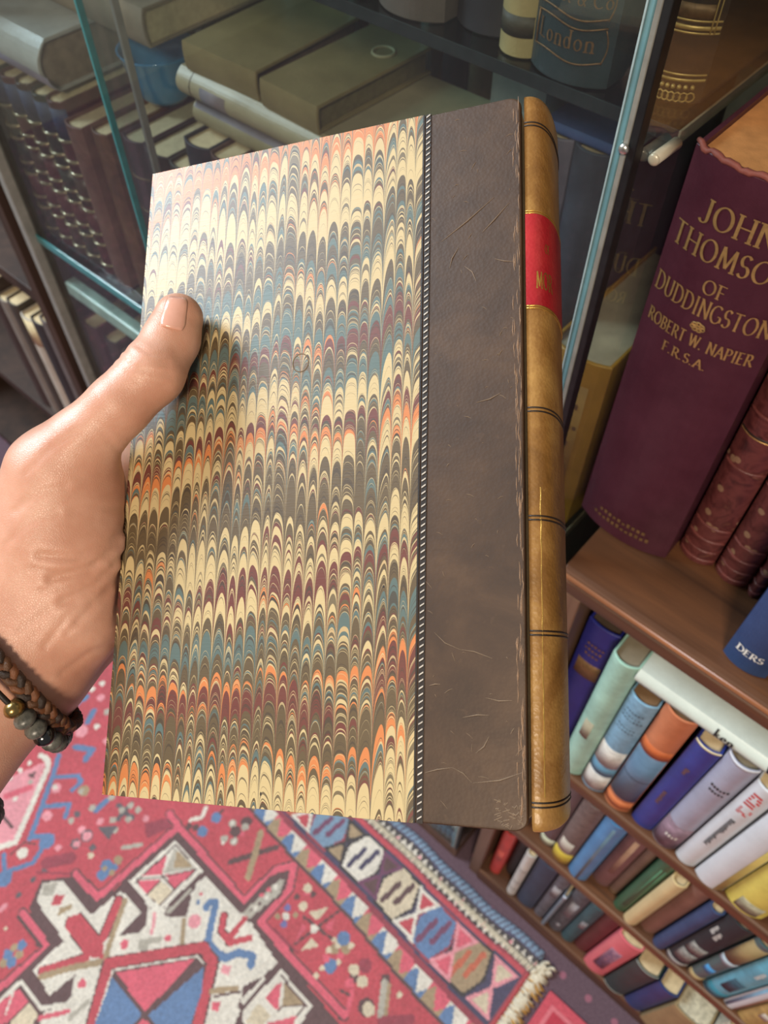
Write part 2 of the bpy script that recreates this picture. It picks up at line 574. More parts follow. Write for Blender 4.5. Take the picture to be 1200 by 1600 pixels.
# small worm holes and the round stamp on the paper side
MB().ball((.1012, .0702, 0), .00055, 10, 6, (1, 1, .3)).build('worm_hole', black_line, held)
MB().ball((.0610, .0045, 0), .0005, 10, 6, (1, 2.4, .3)).build('worm_hole', black_line, held)
MB().tube([(.0686 + .0030 * math.cos(a * math.pi / 12), .1486 + .0033 * math.sin(a * math.pi / 12), .00012) for a in range(24)], .00022, 5, True).build('ring_stain', scr, held)
# leaves
MB().box(.003, BW - .0005, .003, BH - .003, -BT + .003, -.0032, .0004).build('page_block', page_mat, held)


# spine: a rounded, slightly proud back with head caps
def spine_pt(th, y, grow=0.0):
    """th from 0 (front joint) to pi (back joint)"""
    ce, se = math.cos(th), math.sin(th)
    e = .78
    xx = math.copysign(abs(se) ** e, se)
    zz = math.copysign(abs(ce) ** e, ce)
    return (.1474 + (.0080 + grow) * xx, y, -BT / 2 + (BT / 2 + .0004 + grow) * zz)


NS, ths = 40, []
ys = [0, .0006, .0016, .0032, .006] + [BH * k / 24 for k in range(1, 24)] + [BH - .006, BH - .0032, BH - .0014, BH - .0004, BH + .0003]
gr = [-.0032, -.0014, -.0004, 0, 0] + [0] * 23 + [0, 0, -.0005, -.0016, -.0034]
sv_, sf_ = [], []
for y_, g_ in zip(ys, gr):
    for k in range(NS + 1):
        sv_.append(spine_pt(math.pi * (k / NS), y_, g_))
m_n = NS + 1
for j in range(len(ys) - 1):
    for k in range(NS):
        sf_.append((j * m_n + k, j * m_n + k + 1, (j + 1) * m_n + k + 1, (j + 1) * m_n + k))
sf_.append(tuple(range(NS, -1, -1)))
sf_.append(tuple((len(ys) - 1) * m_n + k for k in range(NS + 1)))
for j in range(len(ys) - 1):
    sf_.append(((j + 1) * m_n, j * m_n, j * m_n + NS, (j + 1) * m_n + NS))
mesh_obj('spine', sv_, sf_, leather_tan, held, True)


def spine_band(name, m, y0, y1, grow=.0003, th0=.0, th1=math.pi, n=36, rows=2):
    v, f = [], []
    for j in range(rows):
        for k in range(n + 1):
            v.append(spine_pt(th0 + (th1 - th0) * k / n, y0 + (y1 - y0) * j / (rows - 1), grow))
    for j in range(rows - 1):
        for k in range(n):
            f.append((j * (n + 1) + k, j * (n + 1) + k + 1, (j + 1) * (n + 1) + k + 1, (j + 1) * (n + 1) + k))
    return mesh_obj(name, v, f, m, held, True)


spine_band('title_label', red_label, .1590, .1905, .0003)
for y_ in (.1580, .1588, .1908, .1916):
    MB().tube([spine_pt(math.pi * k / 36, y_, .00015) for k in range(37)], .00022, 6).build('gilt_fillet', gilt, held, True)
for y_ in (.2232, .1246, .0905, .0561, .0078):
    for d_ in (-.0006, .0006):
        MB().tube([spine_pt(math.pi * k / 36, y_ + d_, .0) for k in range(37)], .00028, 6).build('spine_fillet', black_line, held, True)
gl_pts = [spine_pt(.36, y_, .00006) for y_ in np.linspace(.010, .100, 40)]
MB().tube([(p[0] + rr.uniform(-.00012, .00012), p[1], p[2]) for p in gl_pts], [.00010 + .00016 * rr.random() for _ in gl_pts], 6).build('gilt_edge_line', gilt, held)
S_LEN = .052


def spine_place(s, y):
    return spine_pt(.36 + s / S_LEN * 2.4, y, .00045)


tx = MB()
lay_text(tx, [('MOR', .0056, -.0012, .1648, dict(thick=.19, thin=.08))], spine_place)
lay_text(tx, [('OF', .0030, .0066, .1775, dict(thick=.18, thin=.08))], spine_place)
tx.build('gilt_lettering', gilt, held)

# ------------------------------------------------------------------ the hand that holds it
def surface_nets(F, org, h):
    """smooth closed surface of the zero set of a sampled field"""
    ins = F < 0
    nx, ny, nz = F.shape
    c = np.zeros((nx - 1, ny - 1, nz - 1), int)
    for i in (0, 1):
        for j in (0, 1):
            for k in (0, 1):
                c += ins[i:nx - 1 + i, j:ny - 1 + j, k:nz - 1 + k]
    act = (c > 0) & (c < 8)
    idx = -np.ones(act.shape, int)
    cells = np.argwhere(act)
    idx[tuple(cells.T)] = np.arange(len(cells))
    acc = np.zeros((len(cells), 3))
    cnt = np.zeros(len(cells))
    corners = [(i, j, k) for i in (0, 1) for j in (0, 1) for k in (0, 1)]
    for a in range(8):
        for b in range(a + 1, 8):
            A, B = np.array(corners[a]), np.array(corners[b])
            if np.abs(A - B).sum() != 1:
                continue
            fa = F[tuple((cells + A).T)]
            fb = F[tuple((cells + B).T)]
            m = (fa < 0) != (fb < 0)
            t = np.where(m, fa / np.where(m, fa - fb, 1), 0)
            p = A + (B - A) * t[:, None]
            acc[m] += p[m]
            cnt[m] += 1
    V = (cells + acc / cnt[:, None]) * h + org
    faces = []
    for ax in range(3):
        sl0 = [slice(None)] * 3
        sl1 = [slice(None)] * 3
        sl0[ax], sl1[ax] = slice(0, -1), slice(1, None)
        a, b = ins[tuple(sl0)], ins[tuple(sl1)]
        e = np.argwhere(a != b)
        u, v = (ax + 1) % 3, (ax + 2) % 3
        ok = (e[:, u] > 0) & (e[:, v] > 0) & (e[:, u] < F.shape[u] - 1) & (e[:, v] < F.shape[v] - 1)
        e = e[ok]
        q = []
        for du, dv in ((-1, -1), (0, -1), (0, 0), (-1, 0)):
            t = e.copy()
            t[:, u] += du
            t[:, v] += dv
            q.append(idx[tuple(t.T)])
        q = np.array(q).T
        fl = a[tuple(e.T)]
        q[~fl] = q[~fl][:, ::-1]
        faces.append(q)
    return V, np.concatenate(faces)


def cpx(x, y, c):
    """point of the plane c above the front board, seen at pixel x, y (used once to take measure of the hand)"""
    k = np.array([(x - 600) / FPX, (y - 800) / FPX, 1.0])
    p = k * (((o_cv + c * e3) @ e3) / (k @ e3)) - o_cv
    return (p @ e1, -(p @ e2), c)


HAND = {  # chains of (a, b, c, r) in the frame of the book: a from the fore-edge, b from the tail, c above the board
    'thumb': [cpx(279, 497, .0098) + (.0088,), cpx(268, 530, .0105) + (.0098,), cpx(238, 583, .0150) + (.0110,), cpx(186, 634, .0180) + (.0108,),
              cpx(130, 690, .0180) + (.0122,), cpx(88, 742, .0150) + (.0155,)],
    'metacarpal': [cpx(88, 742, .0150) + (.0155,), cpx(70, 830, .0100) + (.0200,), cpx(30, 950, .0060) + (.0220,), cpx(0, 1055, .0050) + (.0215,)],
    'thenar': [cpx(118, 780, .0060) + (.0180,), cpx(117, 850, .0040) + (.0190,), cpx(110, 960, -.0010) + (.0200,), cpx(60, 1030, -.0010) + (.0200,)],
    'palm': [(-.024, .120, -.030, .0150), (-.030, .090, -.026, .0165), cpx(118, 965, -.022) + (.0175,), cpx(40, 1040, -.014) + (.0195,)],
    'heel': [(-.024, .088, -.034, .0130), cpx(150, 968, -.030) + (.0150,), cpx(60, 1036, -.022) + (.0175,)],
    'wrist': [cpx(0, 1055, .0050) + (.0225,), cpx(-75, 1150, .0160) + (.0245,), cpx(-190, 1290, .0300) + (.0290,), (-.175, -.075, .0420, .0320)],
    'wrist_ulna': [cpx(30, 1050, -.018) + (.0200,), cpx(-60, 1150, -.0120) + (.0225,), cpx(-180, 1290, .0020) + (.0280,), (-.190, -.090, .0150, .0310)],
    'index': [(-.026, .090, -.030, .0130), (-.013, .150, -.0440, .0115), (.028, .163, -.0500, .0095), (.052, .167, -.0455, .0086), (.070, .169, -.0434, .0078)],
    'middle': [(-.028, .080, -.032, .0130), (-.018, .130, -.0460, .0115), (.032, .141, -.0520, .0096), (.060, .145, -.0460, .0087), (.081, .147, -.0436, .0079)],
    'ring': [(-.028, .070, -.032, .0130), (-.020, .108, -.0460, .0110), (.026, .114, -.0510, .0092), (.052, .117, -.0455, .0083), (.071, .118, -.0432, .0075)],
    'little': [(-.028, .062, -.032, .0125), (-.020, .087, -.0440, .0100), (.016, .088, -.0480, .0082), (.036, .089, -.0445, .0073), (.052, .090, -.0424, .0066)],
}


def sd_chain(P, ch):
    d = None
    for (a0, b0, c0, r0), (a1, b1, c1, r1) in zip(ch[:-1], ch[1:]):
        A, B = np.array((a0, b0, c0)), np.array((a1, b1, c1))
        ba = B - A
        t = np.clip(((P - A) @ ba) / (ba @ ba), 0, 1)
        q = np.linalg.norm(P - A - t[..., None] * ba, axis=-1) - (r0 + (r1 - r0) * t)
        d = q if d is None else smin(d, q, .0025)
    return d


def smin(a, b, k):
    h = np.clip(.5 + .5 * (b - a) / k, 0, 1)
    return b + (a - b) * h - k * h * (1 - h)


def hand_field(P, book=True):
    d = sd_chain(P, HAND['metacarpal'])
    d = smin(d, sd_chain(P, HAND['thumb']), .010)
    d = smin(d, sd_chain(P, HAND['thenar']), .012)
    d = smin(d, sd_chain(P, HAND['palm']), .012)
    d = smin(d, sd_chain(P, HAND['heel']), .012)
    d = smin(d, sd_chain(P, HAND['wrist']), .014)
    d = smin(d, sd_chain(P, HAND['wrist_ulna']), .018)
    for k in ('index', 'middle', 'ring', 'little'):
        d = smin(d, sd_chain(P, HAND[k]), .0045)
    if book:        # flesh flattens against the boards
        bx = np.maximum(np.maximum(-.0014 - P[..., 0], P[..., 0] - .16), np.maximum(P[..., 2] - .0010, -BT - .0014 - P[..., 2]))
        d = np.maximum(d, -bx)
    return d


h_ = .0012
lo = np.array([-.175, -.085, -.066])
hi = np.array([.094, .190, .080])
gx, gy, gz = [np.arange(lo[i], hi[i], h_) for i in range(3)]
Fh = np.empty((len(gx), len(gy), len(gz)), np.float32)
for i0 in range(0, len(gx), 24):
    Pg = np.stack(np.meshgrid(gx[i0:i0 + 24], gy, gz, indexing='ij'), -1)
    Fh[i0:i0 + 24] = hand_field(Pg)
# the arm ends (outside the picture) at a flat cut
Fh[:2] = 1
Fh[:, :2] = 1
Fh[:, :, :2] = 1
Fh[:, :, -2:] = 1
HV, HF = surface_nets(Fh, lo, h_)


def normals_of(P, e=.0004):
    g = np.stack([hand_field(P + np.eye(3)[i] * e, False) - hand_field(P - np.eye(3)[i] * e, False) for i in range(3)], -1)
    return g / np.linalg.norm(g, axis=1)[:, None]


def to_px(P):
    q = o_cv + P[:, :1] * e1 - P[:, 1:2] * e2 + P[:, 2:] * e3
    return np.stack([600 + FPX * q[:, 0] / q[:, 2], 800 + FPX * q[:, 1] / q[:, 2]], -1)


def seg_dist(p, line):
    d = np.full(len(p), 1e9)
    for a, b in zip(line[:-1], line[1:]):
        a, b = np.array(a, float), np.array(b, float)
        t = np.clip(((p - a) @ (b - a)) / ((b - a) @ (b - a)), 0, 1)
        d = np.minimum(d, np.linalg.norm(p - a - t[:, None] * (b - a), axis=1))
    return d


HN = normals_of(HV)
hp = to_px(HV)
front_side = HV[:, 2] > -.006
disp = np.zeros(len(HV))
# creases of thumb joint, palm folds and wrist (px width, depth in mm)
CREASES = [([(196, 548), (226, 566), (262, 570)], 4, .45), ([(188, 560), (222, 580), (266, 586)], 5, .5), ([(180, 572), (216, 594), (262, 604)], 4, .35),
           ([(214, 540), (236, 556), (258, 556)], 3, .3), ([(60, 868), (120, 872), (172, 846), (196, 826)], 6, .6), ([(80, 905), (140, 890), (186, 850)], 7, .8),
           ([(96, 940), (150, 912), (190, 868)], 5, .6), ([(120, 972), (160, 938), (190, 895)], 5, .5), ([(50, 888), (100, 895), (150, 880)], 4, .35),
           ([(96, 1052), (140, 1020), (186, 1002)], 5, .4), ([(60, 925), (112, 915), (160, 890)], 4, .35), ([(104, 990), (136, 955), (168, 915)], 4, .4), ([(30, 985), (80, 950), (120, 940)], 4, .25), ([(110, 800), (150, 790), (196, 796)], 4, .25), ([(150, 660), (180, 700), (200, 720)], 4, .2), ([(70, 1010), (110, 960), (140, 940)], 5, .3), ([(20, 800), (60, 770), (104, 760)], 5, .3),
           ([(10, 850), (50, 815), (90, 800)], 5, .25), ([(40, 740), (80, 700), (120, 676)], 5, .25)]
for line, wd, dep in CREASES:
    dd = seg_dist(hp, line)
    disp -= np.where(front_side, dep * .0011 * np.exp(-(dd / (wd * .8)) ** 2), 0)
    disp += np.where(front_side, dep * .0005 * np.exp(-((dd - 2.4 * wd) / (1.7 * wd)) ** 2), 0)
disp[hand_field(HV, False) < -.0006] = 0
HV = HV + HN * disp[:, None]
# nail bed: a shallow seat for the nail
hand_w = (CAM + (o_cv + HV[:, :1] * e1 - HV[:, 1:2] * e2 + HV[:, 2:] * e3) @ M.T)
root = CAM + M @ bw(-.046, .034, -.005)


def skin():
    n = NT('skin')
    c = n.coord()
    a = n.noise(c, scale=42.0, detail=5.0, rough=.6)
    b = n.noise(c, scale=260.0, detail=3.0)
    col = n.ramp(a, [(.25, rgb(186, 134, 110)), (.5, rgb(203, 154, 130)), (.75, rgb(218, 174, 152))])
    col = n.mix(n.math('MULTIPLY', b, .35), col, rgb(200, 132, 108))
    v = n.node('ShaderNodeTexVoronoi', feature='DISTANCE_TO_EDGE')
    n.put(v.inputs['Vector'], c)
    v.inputs['Scale'].default_value = 1250.0
    st_ = n.noise(c, scale=150.0, detail=4.0, dist=1.2)
    hgt = n.math('MINIMUM', X(n, v.outputs['Distance']) * 3.0, .5) + st_ * .6
    return n.pbr(col, .40, 0.0, n.bump(hgt, .20, .0004), .5, 0, .1, .16)


skin_m = skin()
hand = mesh_obj('hand', hand_w - root, HF, skin_m, None, True)
hand.location = root
tag(hand, 'left hand and wrist gripping the marbled book by its fore-edge, thumb in front', 'hand')
sm = hand.modifiers.new('soft', 'SMOOTH')
sm.factor, sm.iterations = .5, 2


def cam_march(x, y, sign=1):
    """first point of the hand along the sight line through a measured pixel, in book coordinates"""
    k = np.array([(x - 600) / FPX, (y - 800) / FPX, 1.0])
    k /= np.linalg.norm(k)
    dirb = np.array([k @ e1, -(k @ e2), k @ e3])
    org = np.array([-o_cv @ e1, o_cv @ e2, -o_cv @ e3])
    t = .17
    for _ in range(200):
        d = float(hand_field((org + dirb * t)[None], False)[0])
        t += d * .7
        if d < 2e-5:
            break
    return org + dirb * t


def nail(name, pts_uv, m):
    """thin curved plate on the thumb: corners given as the four sides of its outline"""
    A, B, Cc, D = [np.array(p, float) for p in pts_uv]
    nu, nv = 12, 14
    top, bot = [], []
    for j in range(nv + 1):
        for i in range(nu + 1):
            u, v = i / nu, j / nv
            uu = .5 + (u - .5) * (1 - .45 * max(0, v - .72) ** 2 / .0784 * .5 - .30 * max(0, .16 - v) ** 2 / .0256 * .5)
            q = (A * (1 - uu) + B * uu) * (1 - v) + (D * (1 - uu) + Cc * uu) * v
            p = cam_march(q[0], q[1])
            nn = normals_of(p[None])[0]
            e = 1 - (2 * u - 1) ** 6
            top.append(p + nn * (.00010 + .00050 * e))
            bot.append(p - nn * .0009)
    n = (nu + 1) * (nv + 1)
    f = []
    for j in range(nv):
        for i in range(nu):
            a = j * (nu + 1) + i
            f.append((a, a + 1, a + nu + 2, a + nu + 1))
            f.append((n + a, n + a + nu + 1, n + a + nu + 2, n + a + 1))
    rim = [i for i in range(nu + 1)] + [j * (nu + 1) + nu for j in range(1, nv + 1)] + [nv * (nu + 1) + i for i in range(nu - 1, -1, -1)] + [j * (nu + 1) for j in range(nv - 1, 0, -1)]
    for a, b in zip(rim, rim[1:] + rim[:1]):
        f.append((b, a, n + a, n + b))
    V = np.array(top + bot)
    W_ = CAM + (o_cv + V[:, :1] * e1 - V[:, 1:2] * e2 + V[:, 2:] * e3) @ M.T
    return mesh_obj(name, W_ - root, f, m, hand, True)


nail_m = mat('fingernail', rgb(218, 164, 144), .22, 0, .06, 120, .04, .5, .4, .15)
nail('thumb_nail', [(261, 464), (294, 468), (289, 518), (247, 508)], nail_m)
for k in ('index', 'middle', 'ring', 'little'):                 # nails of the fingers behind the book
    a, b, c, r = HAND[k][-1]
    mbn = MB().ball((0, 0, 0), 1.0, 12, 8)
    V = np.array(mbn.v) * np.array((.0052, .0042, .0012)) + np.array((a - .0005, b, c - r + .0004))
    W_ = CAM + (o_cv + V[:, :1] * e1 - V[:, 1:2] * e2 + V[:, 2:] * e3) @ M.T
    mesh_obj('finger_nail', W_ - root, mbn.f, nail_m, hand, True)


# bracelets round the wrist
axd = np.array((-.59, -.67, .43))
axd /= np.linalg.norm(axd)


def wrist_ring(center, tilt, lift, n=96):
    """points just above the skin round the wrist, with outward normals, in book coordinates"""
    nrm = axd + np.array(tilt)
    nrm /= np.linalg.norm(nrm)
    p = np.array((1.0, 0, 0)) - nrm * nrm[0]
    p /= np.linalg.norm(p)
    q = np.cross(nrm, p)
    out = []
    for i in range(n):
        th = 2 * math.pi * i / n
        dr = p * math.cos(th) + q * math.sin(th)
        t = .085
        for _ in range(90):
            d = float(hand_field((center + dr * t)[None], False)[0]) - lift
            t -= d * .8
            if abs(d) < 3e-5:
                break
        out.append((center + dr * t, dr))
    return out, nrm


def b2w(p):
    return Vector(CAM + M @ bw(p[0], p[1], p[2]))


brown_cord = mat('braided_brown_leather', rgb(92, 58, 32), .42, 0, .45, 260, .5)
tan_cord = mat('braided_tan_leather', rgb(108, 64, 34), .42, 0, .35, 260, .5)
dark_cord = mat('braided_dark_leather', rgb(44, 28, 18), .45, 0, .3, 260, .5)
c1 = np.array(cpx(22, 1026, -.006))
ring, nrm = wrist_ring(c1, (0, 0, 0), .0035, 180)
br = empty('braided_bracelet', b2w(c1), 'brown plaited leather bracelet round the wrist, nearest the palm', 'bracelet')
for s in range(3):
    pts = []
    for i, (p, dr) in enumerate(ring):
        ph = 2 * math.pi * (i / len(ring) * 26 + s / 3)
        pts.append(b2w(p + nrm * (.0019 * math.sin(ph)) + dr * (.0010 * math.sin(2 * ph))) - br.location)
    MB().tube(pts, .00155, 8, True).build('plaited_strand', (brown_cord, tan_cord, dark_cord)[s], br, True)

black_bead = mat('black_glass_bead', rgb(14, 14, 16), .12, 0, .2, 100, .02, .6, .5, .05)
grey_bead = mat('snowflake_stone_bead', rgb(92, 92, 86), .3, 0, .5, 420, .1)
gold_bead = mat('gold_bead', rgb(150, 124, 74), .25, .9, .15, 200, .05)
c2 = np.array(cpx(36, 1096, -.004))
ring2, nrm2 = wrist_ring(c2, (.04, -.02, 0), .0042, 240)
bb = empty('beaded_bracelet', b2w(c2), 'black and grey stone bead bracelet on black cord, beside the plaited one', 'bracelet')
MB().tube([b2w(p) - bb.location for p, d in ring2[::3]], .0010, 6, True).build('cord', black_line, bb, True)
cumul, acc_, last = [], 0.0, None
pw = [np.array(b2w(p)) for p, d in ring2]
BEAD_AT = []
pxs = [to_px(np.array([p]))[0] for p, d in ring2]
vis = [i for i in range(len(ring2)) if ring2[i][1][2] > -.35]
# walk round the ring in the direction the beads run: from the cord seen at the left to the lower rim of the wrist
start = min(range(len(ring2)), key=lambda i: np.hypot(pxs[i][0] - 38, pxs[i][1] - 1092) + (0 if ring2[i][1][2] > 0 else 1e4))
step = 1 if pxs[(start + 4) % 240][0] > pxs[start][0] else -1
i, seq = start, ['gold', 'stone', 'stone', 'black', 'stone', 'stone', 'black', 'black', 'stone', 'black', 'stone', 'black', 'black']
for kind in seq:
    p = pw[i % 240]
    r = .0036 if kind == 'gold' else .0040
    ax_d = Vector(pw[(i + 2 * step) % 240] - pw[(i - 2 * step) % 240]).normalized()
    qn = ax_d.to_track_quat('Z', 'Y')
    bd = MB().ball((0, 0, 0), r, 14, 10, (1, 1, .82 if kind != 'stone' else .7))
    ob = bd.build('bead', {'gold': gold_bead, 'stone': grey_bead, 'black': black_bead}[kind], bb, True)
    ob.location = Vector(p) - bb.location
    ob.rotation_mode = 'QUATERNION'
    ob.rotation_quaternion = qn
    dist = 0
    need = r * (1.5 if kind != 'stone' else 1.35)
    while dist < need:
        j = i + step
        dist += np.linalg.norm(pw[j % 240] - pw[i % 240])
        i = j
c3 = np.array(cpx(-78, 1236, .004))
ring3, nrm3 = wrist_ring(c3, (0, 0, 0), .0044, 60)
b3 = empty('stone_bracelet', b2w(c3), 'grey banded stone bead bracelet furthest up the arm, at the edge of view', 'bracelet')
MB().tube([b2w(p) - b3.location for p, d in ring3], .0009, 6, True).build('cord', black_line, b3, True)
band_bead = mat('banded_grey_bead', rgb(112, 108, 108), .3, 0, .6, 300, .1)
b0 = MB().ball((0, 0, 0), .0041, 14, 10).build('bead', band_bead, b3, True)
tot = sum(np.linalg.norm(np.array(ring3[i][0]) - np.array(ring3[i - 1][0])) for i in range(60))
nb = int(tot / .0084)
acc_, k = 0.0, 0
for i in range(60):
    a, b = np.array(ring3[i][0]), np.array(ring3[(i + 1) % 60][0])
    L = np.linalg.norm(b - a)
    while k * tot / nb <= acc_ + L and k < nb:
        ob = b0 if k == 0 else b0.copy()
        if k:
            C.objects.link(ob)
        ob.location = b2w(a + (b - a) * ((k * tot / nb - acc_) / L)) - b3.location
        k += 1
    acc_ += L

# ------------------------------------------------------------------ books that stand or lie on the shelves
FZ = 1.402


def wood(name, base, dark, lite, axis=0, rough=.45):
    if name in MATS:
        return MATS[name]
    n = NT(name)
    x, y, z = n.xyz(n.coord())
    sc_ = [38.0, 38.0, 38.0]
    sc_[axis] = 3.2
    g = n.noise(n.comb(x * sc_[0], y * sc_[1], z * sc_[2]), scale=1.0, detail=6.0, rough=.6, dist=.6)
    f = n.noise(n.comb(x * sc_[0] * 6, y * sc_[1] * 6, z * sc_[2] * 6), scale=1.0, detail=3.0)
    w_ = n.noise(n.coord(), scale=14.0, detail=4.0)
    col = n.ramp(g, [(.25, dark), (.5, base), (.78, lite)])
    col = n.mix(n.math('MULTIPLY', w_, .35), col, dark)
    MATS[name] = n.pbr(col, rough, 0.0, n.bump(f * .6 + w_ * .6, .25, .0008), .45)
    return MATS[name]


def spine_y(x, wd, bulge, p=2.2):
    q = abs(2 * x / wd - 1)
    return -bulge * (1 - min(q, 1) ** p) if bulge else 0.0


def cover_profile(wd, depth, t, bulge, n=14):
    """outline of the case seen from above: round back, two boards, hollow for the leaves"""
    outer = [(wd * i / n, spine_y(wd * i / n, wd, bulge)) for i in range(n + 1)]
    inner = [(t + (wd - 2 * t) * i / n, t + spine_y(t + (wd - 2 * t) * i / n, wd, bulge)) for i in range(n + 1)]
    return outer, inner


def make_cover(mb, wd, depth, h, t, bulge, n=14):
    outer, inner = cover_profile(wd, depth, t, bulge, n)
    ring_o = [(0, depth)] + outer + [(wd, depth)]
    ring_i = [(t, depth)] + inner + [(wd - t, depth)]
    k = len(ring_o)
    zs = [0, .0006, h - .0006, h]
    ins = [.0006, 0, 0, .0006]
    v = []
    for z, e in zip(zs, ins):
        v += [(min(max(p[0], e), wd - e), p[1] + e, z) for p in ring_o]
    for z in (0, h):
        v += [(p[0], p[1], z) for p in ring_i]
    f = []
    for r in range(3):
        for i in range(k - 1):
            f.append((r * k + i, r * k + i + 1, (r + 1) * k + i + 1, (r + 1) * k + i))
    b0, b1 = 4 * k, 5 * k
    for i in range(k - 1):
        f.append((b0 + i + 1, b0 + i, b1 + i, b1 + i + 1))
        f.append((i + 1, i, b0 + i, b0 + i + 1))
        f.append((3 * k + i, 3 * k + i + 1, b1 + i + 1, b1 + i))
    for i in (0, k - 1):
        q = [i, k + i, 2 * k + i, 3 * k + i, b1 + i, b0 + i]
        f.append(tuple(q if i == 0 else q[::-1]))
    return mb.add(v, f)


def shelf_book(label, loc, wd, h, depth, cover, bulge=.004, pages=None, t=.0022, group=None, bands=(), text=(), ridges=(), lean=0.0, top_mat=None, inset=.003, name='book', lying=False, raised=None):
    """spine towards -y, standing; lying=True puts it flat with the spine still towards -y. bands: (z0, z1, material[, x0, x1])"""
    b = empty(name, (loc[0], loc[1], loc[2] + .0005), label, 'book', group)
    if lying:
        b.rotation_euler = (0, math.radians(90), 0)
    elif lean:
        b.rotation_euler = (0, lean, 0)
    mb = MB()
    make_cover(mb, wd, depth, h, t, bulge)
    mb.build('cover', cover, b, False)
    # leaves with a rounded back
    n = 10
    inn = t + .0002
    pr_ = [(inn + (wd - 2 * inn) * i / n, .0012 + t + spine_y(inn + (wd - 2 * inn) * i / n, wd, bulge)) for i in range(n + 1)]
    pr_ = [(wd - inn, depth - inset)] + pr_[::-1] + [(inn, depth - inset)]
    MB().prism(pr_[::-1], inset, h - inset, 2).build('page_block', pages or page_mat, b)
    for bd in bands:
        z0, z1, m = bd[:3]
        x0, x1 = (bd[3], bd[4]) if len(bd) > 4 else (.0004, wd - .0004)
        g = bd[5] if len(bd) > 5 else .0003
        v, f = [], []
        k = 12
        for z in (z0, z1):
            for i in range(k + 1):
                x = x0 + (x1 - x0) * i / k
                v.append((x, spine_y(x, wd, bulge) - g, z))
            for i in range(k + 1):
                x = x0 + (x1 - x0) * i / k
                v.append((x, spine_y(x, wd, bulge) + .0004, z))
        for i in range(k):
            f.append((i, i + 1, 2 * k + 3 + i, 2 * k + 2 + i))
            f.append((i + 1, i, k + 1 + i, k + 2 + i))
            f.append((2 * k + 2 + i, 2 * k + 3 + i, 3 * k + 4 + i, 3 * k + 3 + i))
        mesh_obj('spine_band', v, f, m, b, True)
    for z, m, r in ridges:
        MB().tube([(wd * i / 12 * .96 + wd * .02, spine_y(wd * i / 12 * .96 + wd * .02, wd, bulge) - r * .1, z) for i in range(13)], r, 6).build('raised_band', m, b, True)
    if text:
        groups = {}
        for tx_ in text:
            groups.setdefault(tx_[-1].name, (tx_[-1], []))[1].append(tx_)
        for nm, (m, rows) in groups.items():
            q = MB()
            for kind, s, size, cx, z, kw, _ in rows:
                if kind == 'across':
                    x0 = cx - text_width(s, size, xs=kw.get('xs', 1.0)) / 2
                    lay_text(q, [(s, size, 0, 0, kw)], lambda a, c: (x0 + a, spine_y(x0 + a, wd, bulge) - .00055, z + c))
                elif kind == 'down':
                    lay_text(q, [(s, size, 0, 0, kw)], lambda a, c: (cx - size / 2 + c, spine_y(cx - size / 2 + c, wd, bulge) - .00055, z - a))
                elif kind == 'along':
                    lay_text(q, [(s, size, 0, 0, kw)], lambda a, c: (cx + size / 2 - c, spine_y(cx + size / 2 - c, wd, bulge) - .00055, z + a))
                elif kind == 'ticks':           # printing too small to read: a row of short strokes
                    r_ = random.Random(sum(map(ord, label)) % 1000 + int(z * 1e4))
                    n_ = s
                    for i in range(n_):
                        a0 = cx + kw['step'] * i
                        hh = size * r_.uniform(.55, 1)
                        if kw.get('down'):
                            zz = z - kw['step'] * i
                            q.add([(cx, spine_y(cx, wd, bulge) - .0006, zz), (cx + hh, spine_y(cx + hh, wd, bulge) - .0006, zz), (cx + hh, spine_y(cx + hh, wd, bulge) - .0006, zz - kw['step'] * .6), (cx, spine_y(cx, wd, bulge) - .0006, zz - kw['step'] * .6)], [(0, 3, 2, 1)])
                        else:
                            a1 = a0 + kw['step'] * .6
                            q.add([(a0, spine_y(a0, wd, bulge) - .0006, z), (a1, spine_y(a1, wd, bulge) - .0006, z), (a1, spine_y(a1, wd, bulge) - .0006, z + hh), (a0, spine_y(a0, wd, bulge) - .0006, z + hh)], [(0, 1, 2, 3)])
            lt = q.build('lettering', m, b)
            if any(r_[0] in ('ticks', 'along') for r_ in rows):    # print too small to pick apart
                tag(lt, kind='stuff')
    return b


def cloth(name, *c, rough=.6, **k):
    return mat(name, rgb(*c), rough, 0.0, k.get('vary', .15), k.get('scale', 50), k.get('bump', .3))


white_ink = mat('white_ink', rgb(214, 212, 206), .6, 0, .1, 200, .05)
black_ink = mat('black_ink', rgb(30, 28, 28), .6, 0, .1, 200, .05)
red_ink = mat('red_ink', rgb(190, 56, 56), .6, 0, .2, 200, .05)
gold_ink = mat('stamped_gold', rgb(206, 170, 108), .36, .7, .2, 300, .1)
dim_gold = mat('rubbed_gold', rgb(128, 96, 62), .5, .4, .35, 300, .1)
shelf_wood = wood('reddish_brown_wood', rgb(98, 64, 42), rgb(58, 38, 28), rgb(130, 84, 52), 0)
side_wood = wood('brown_wood_upright', rgb(104, 76, 58), rgb(76, 54, 40), rgb(126, 96, 74), 2)
dark_wood = wood('dark_wood_back', rgb(58, 40, 30), rgb(40, 27, 20), rgb(74, 52, 40), 2, .6)

# ------------------------------------------------------------------ bookcase
BX0, BX1, BD = -.112, .36, .25
case = empty('bookcase', (0, 0, 0), 'open reddish-brown wooden bookcase with four shelves of books beside the glass cabinet', 'bookcase')
S1, S2, S3, S4 = .912, .600, .338, .045


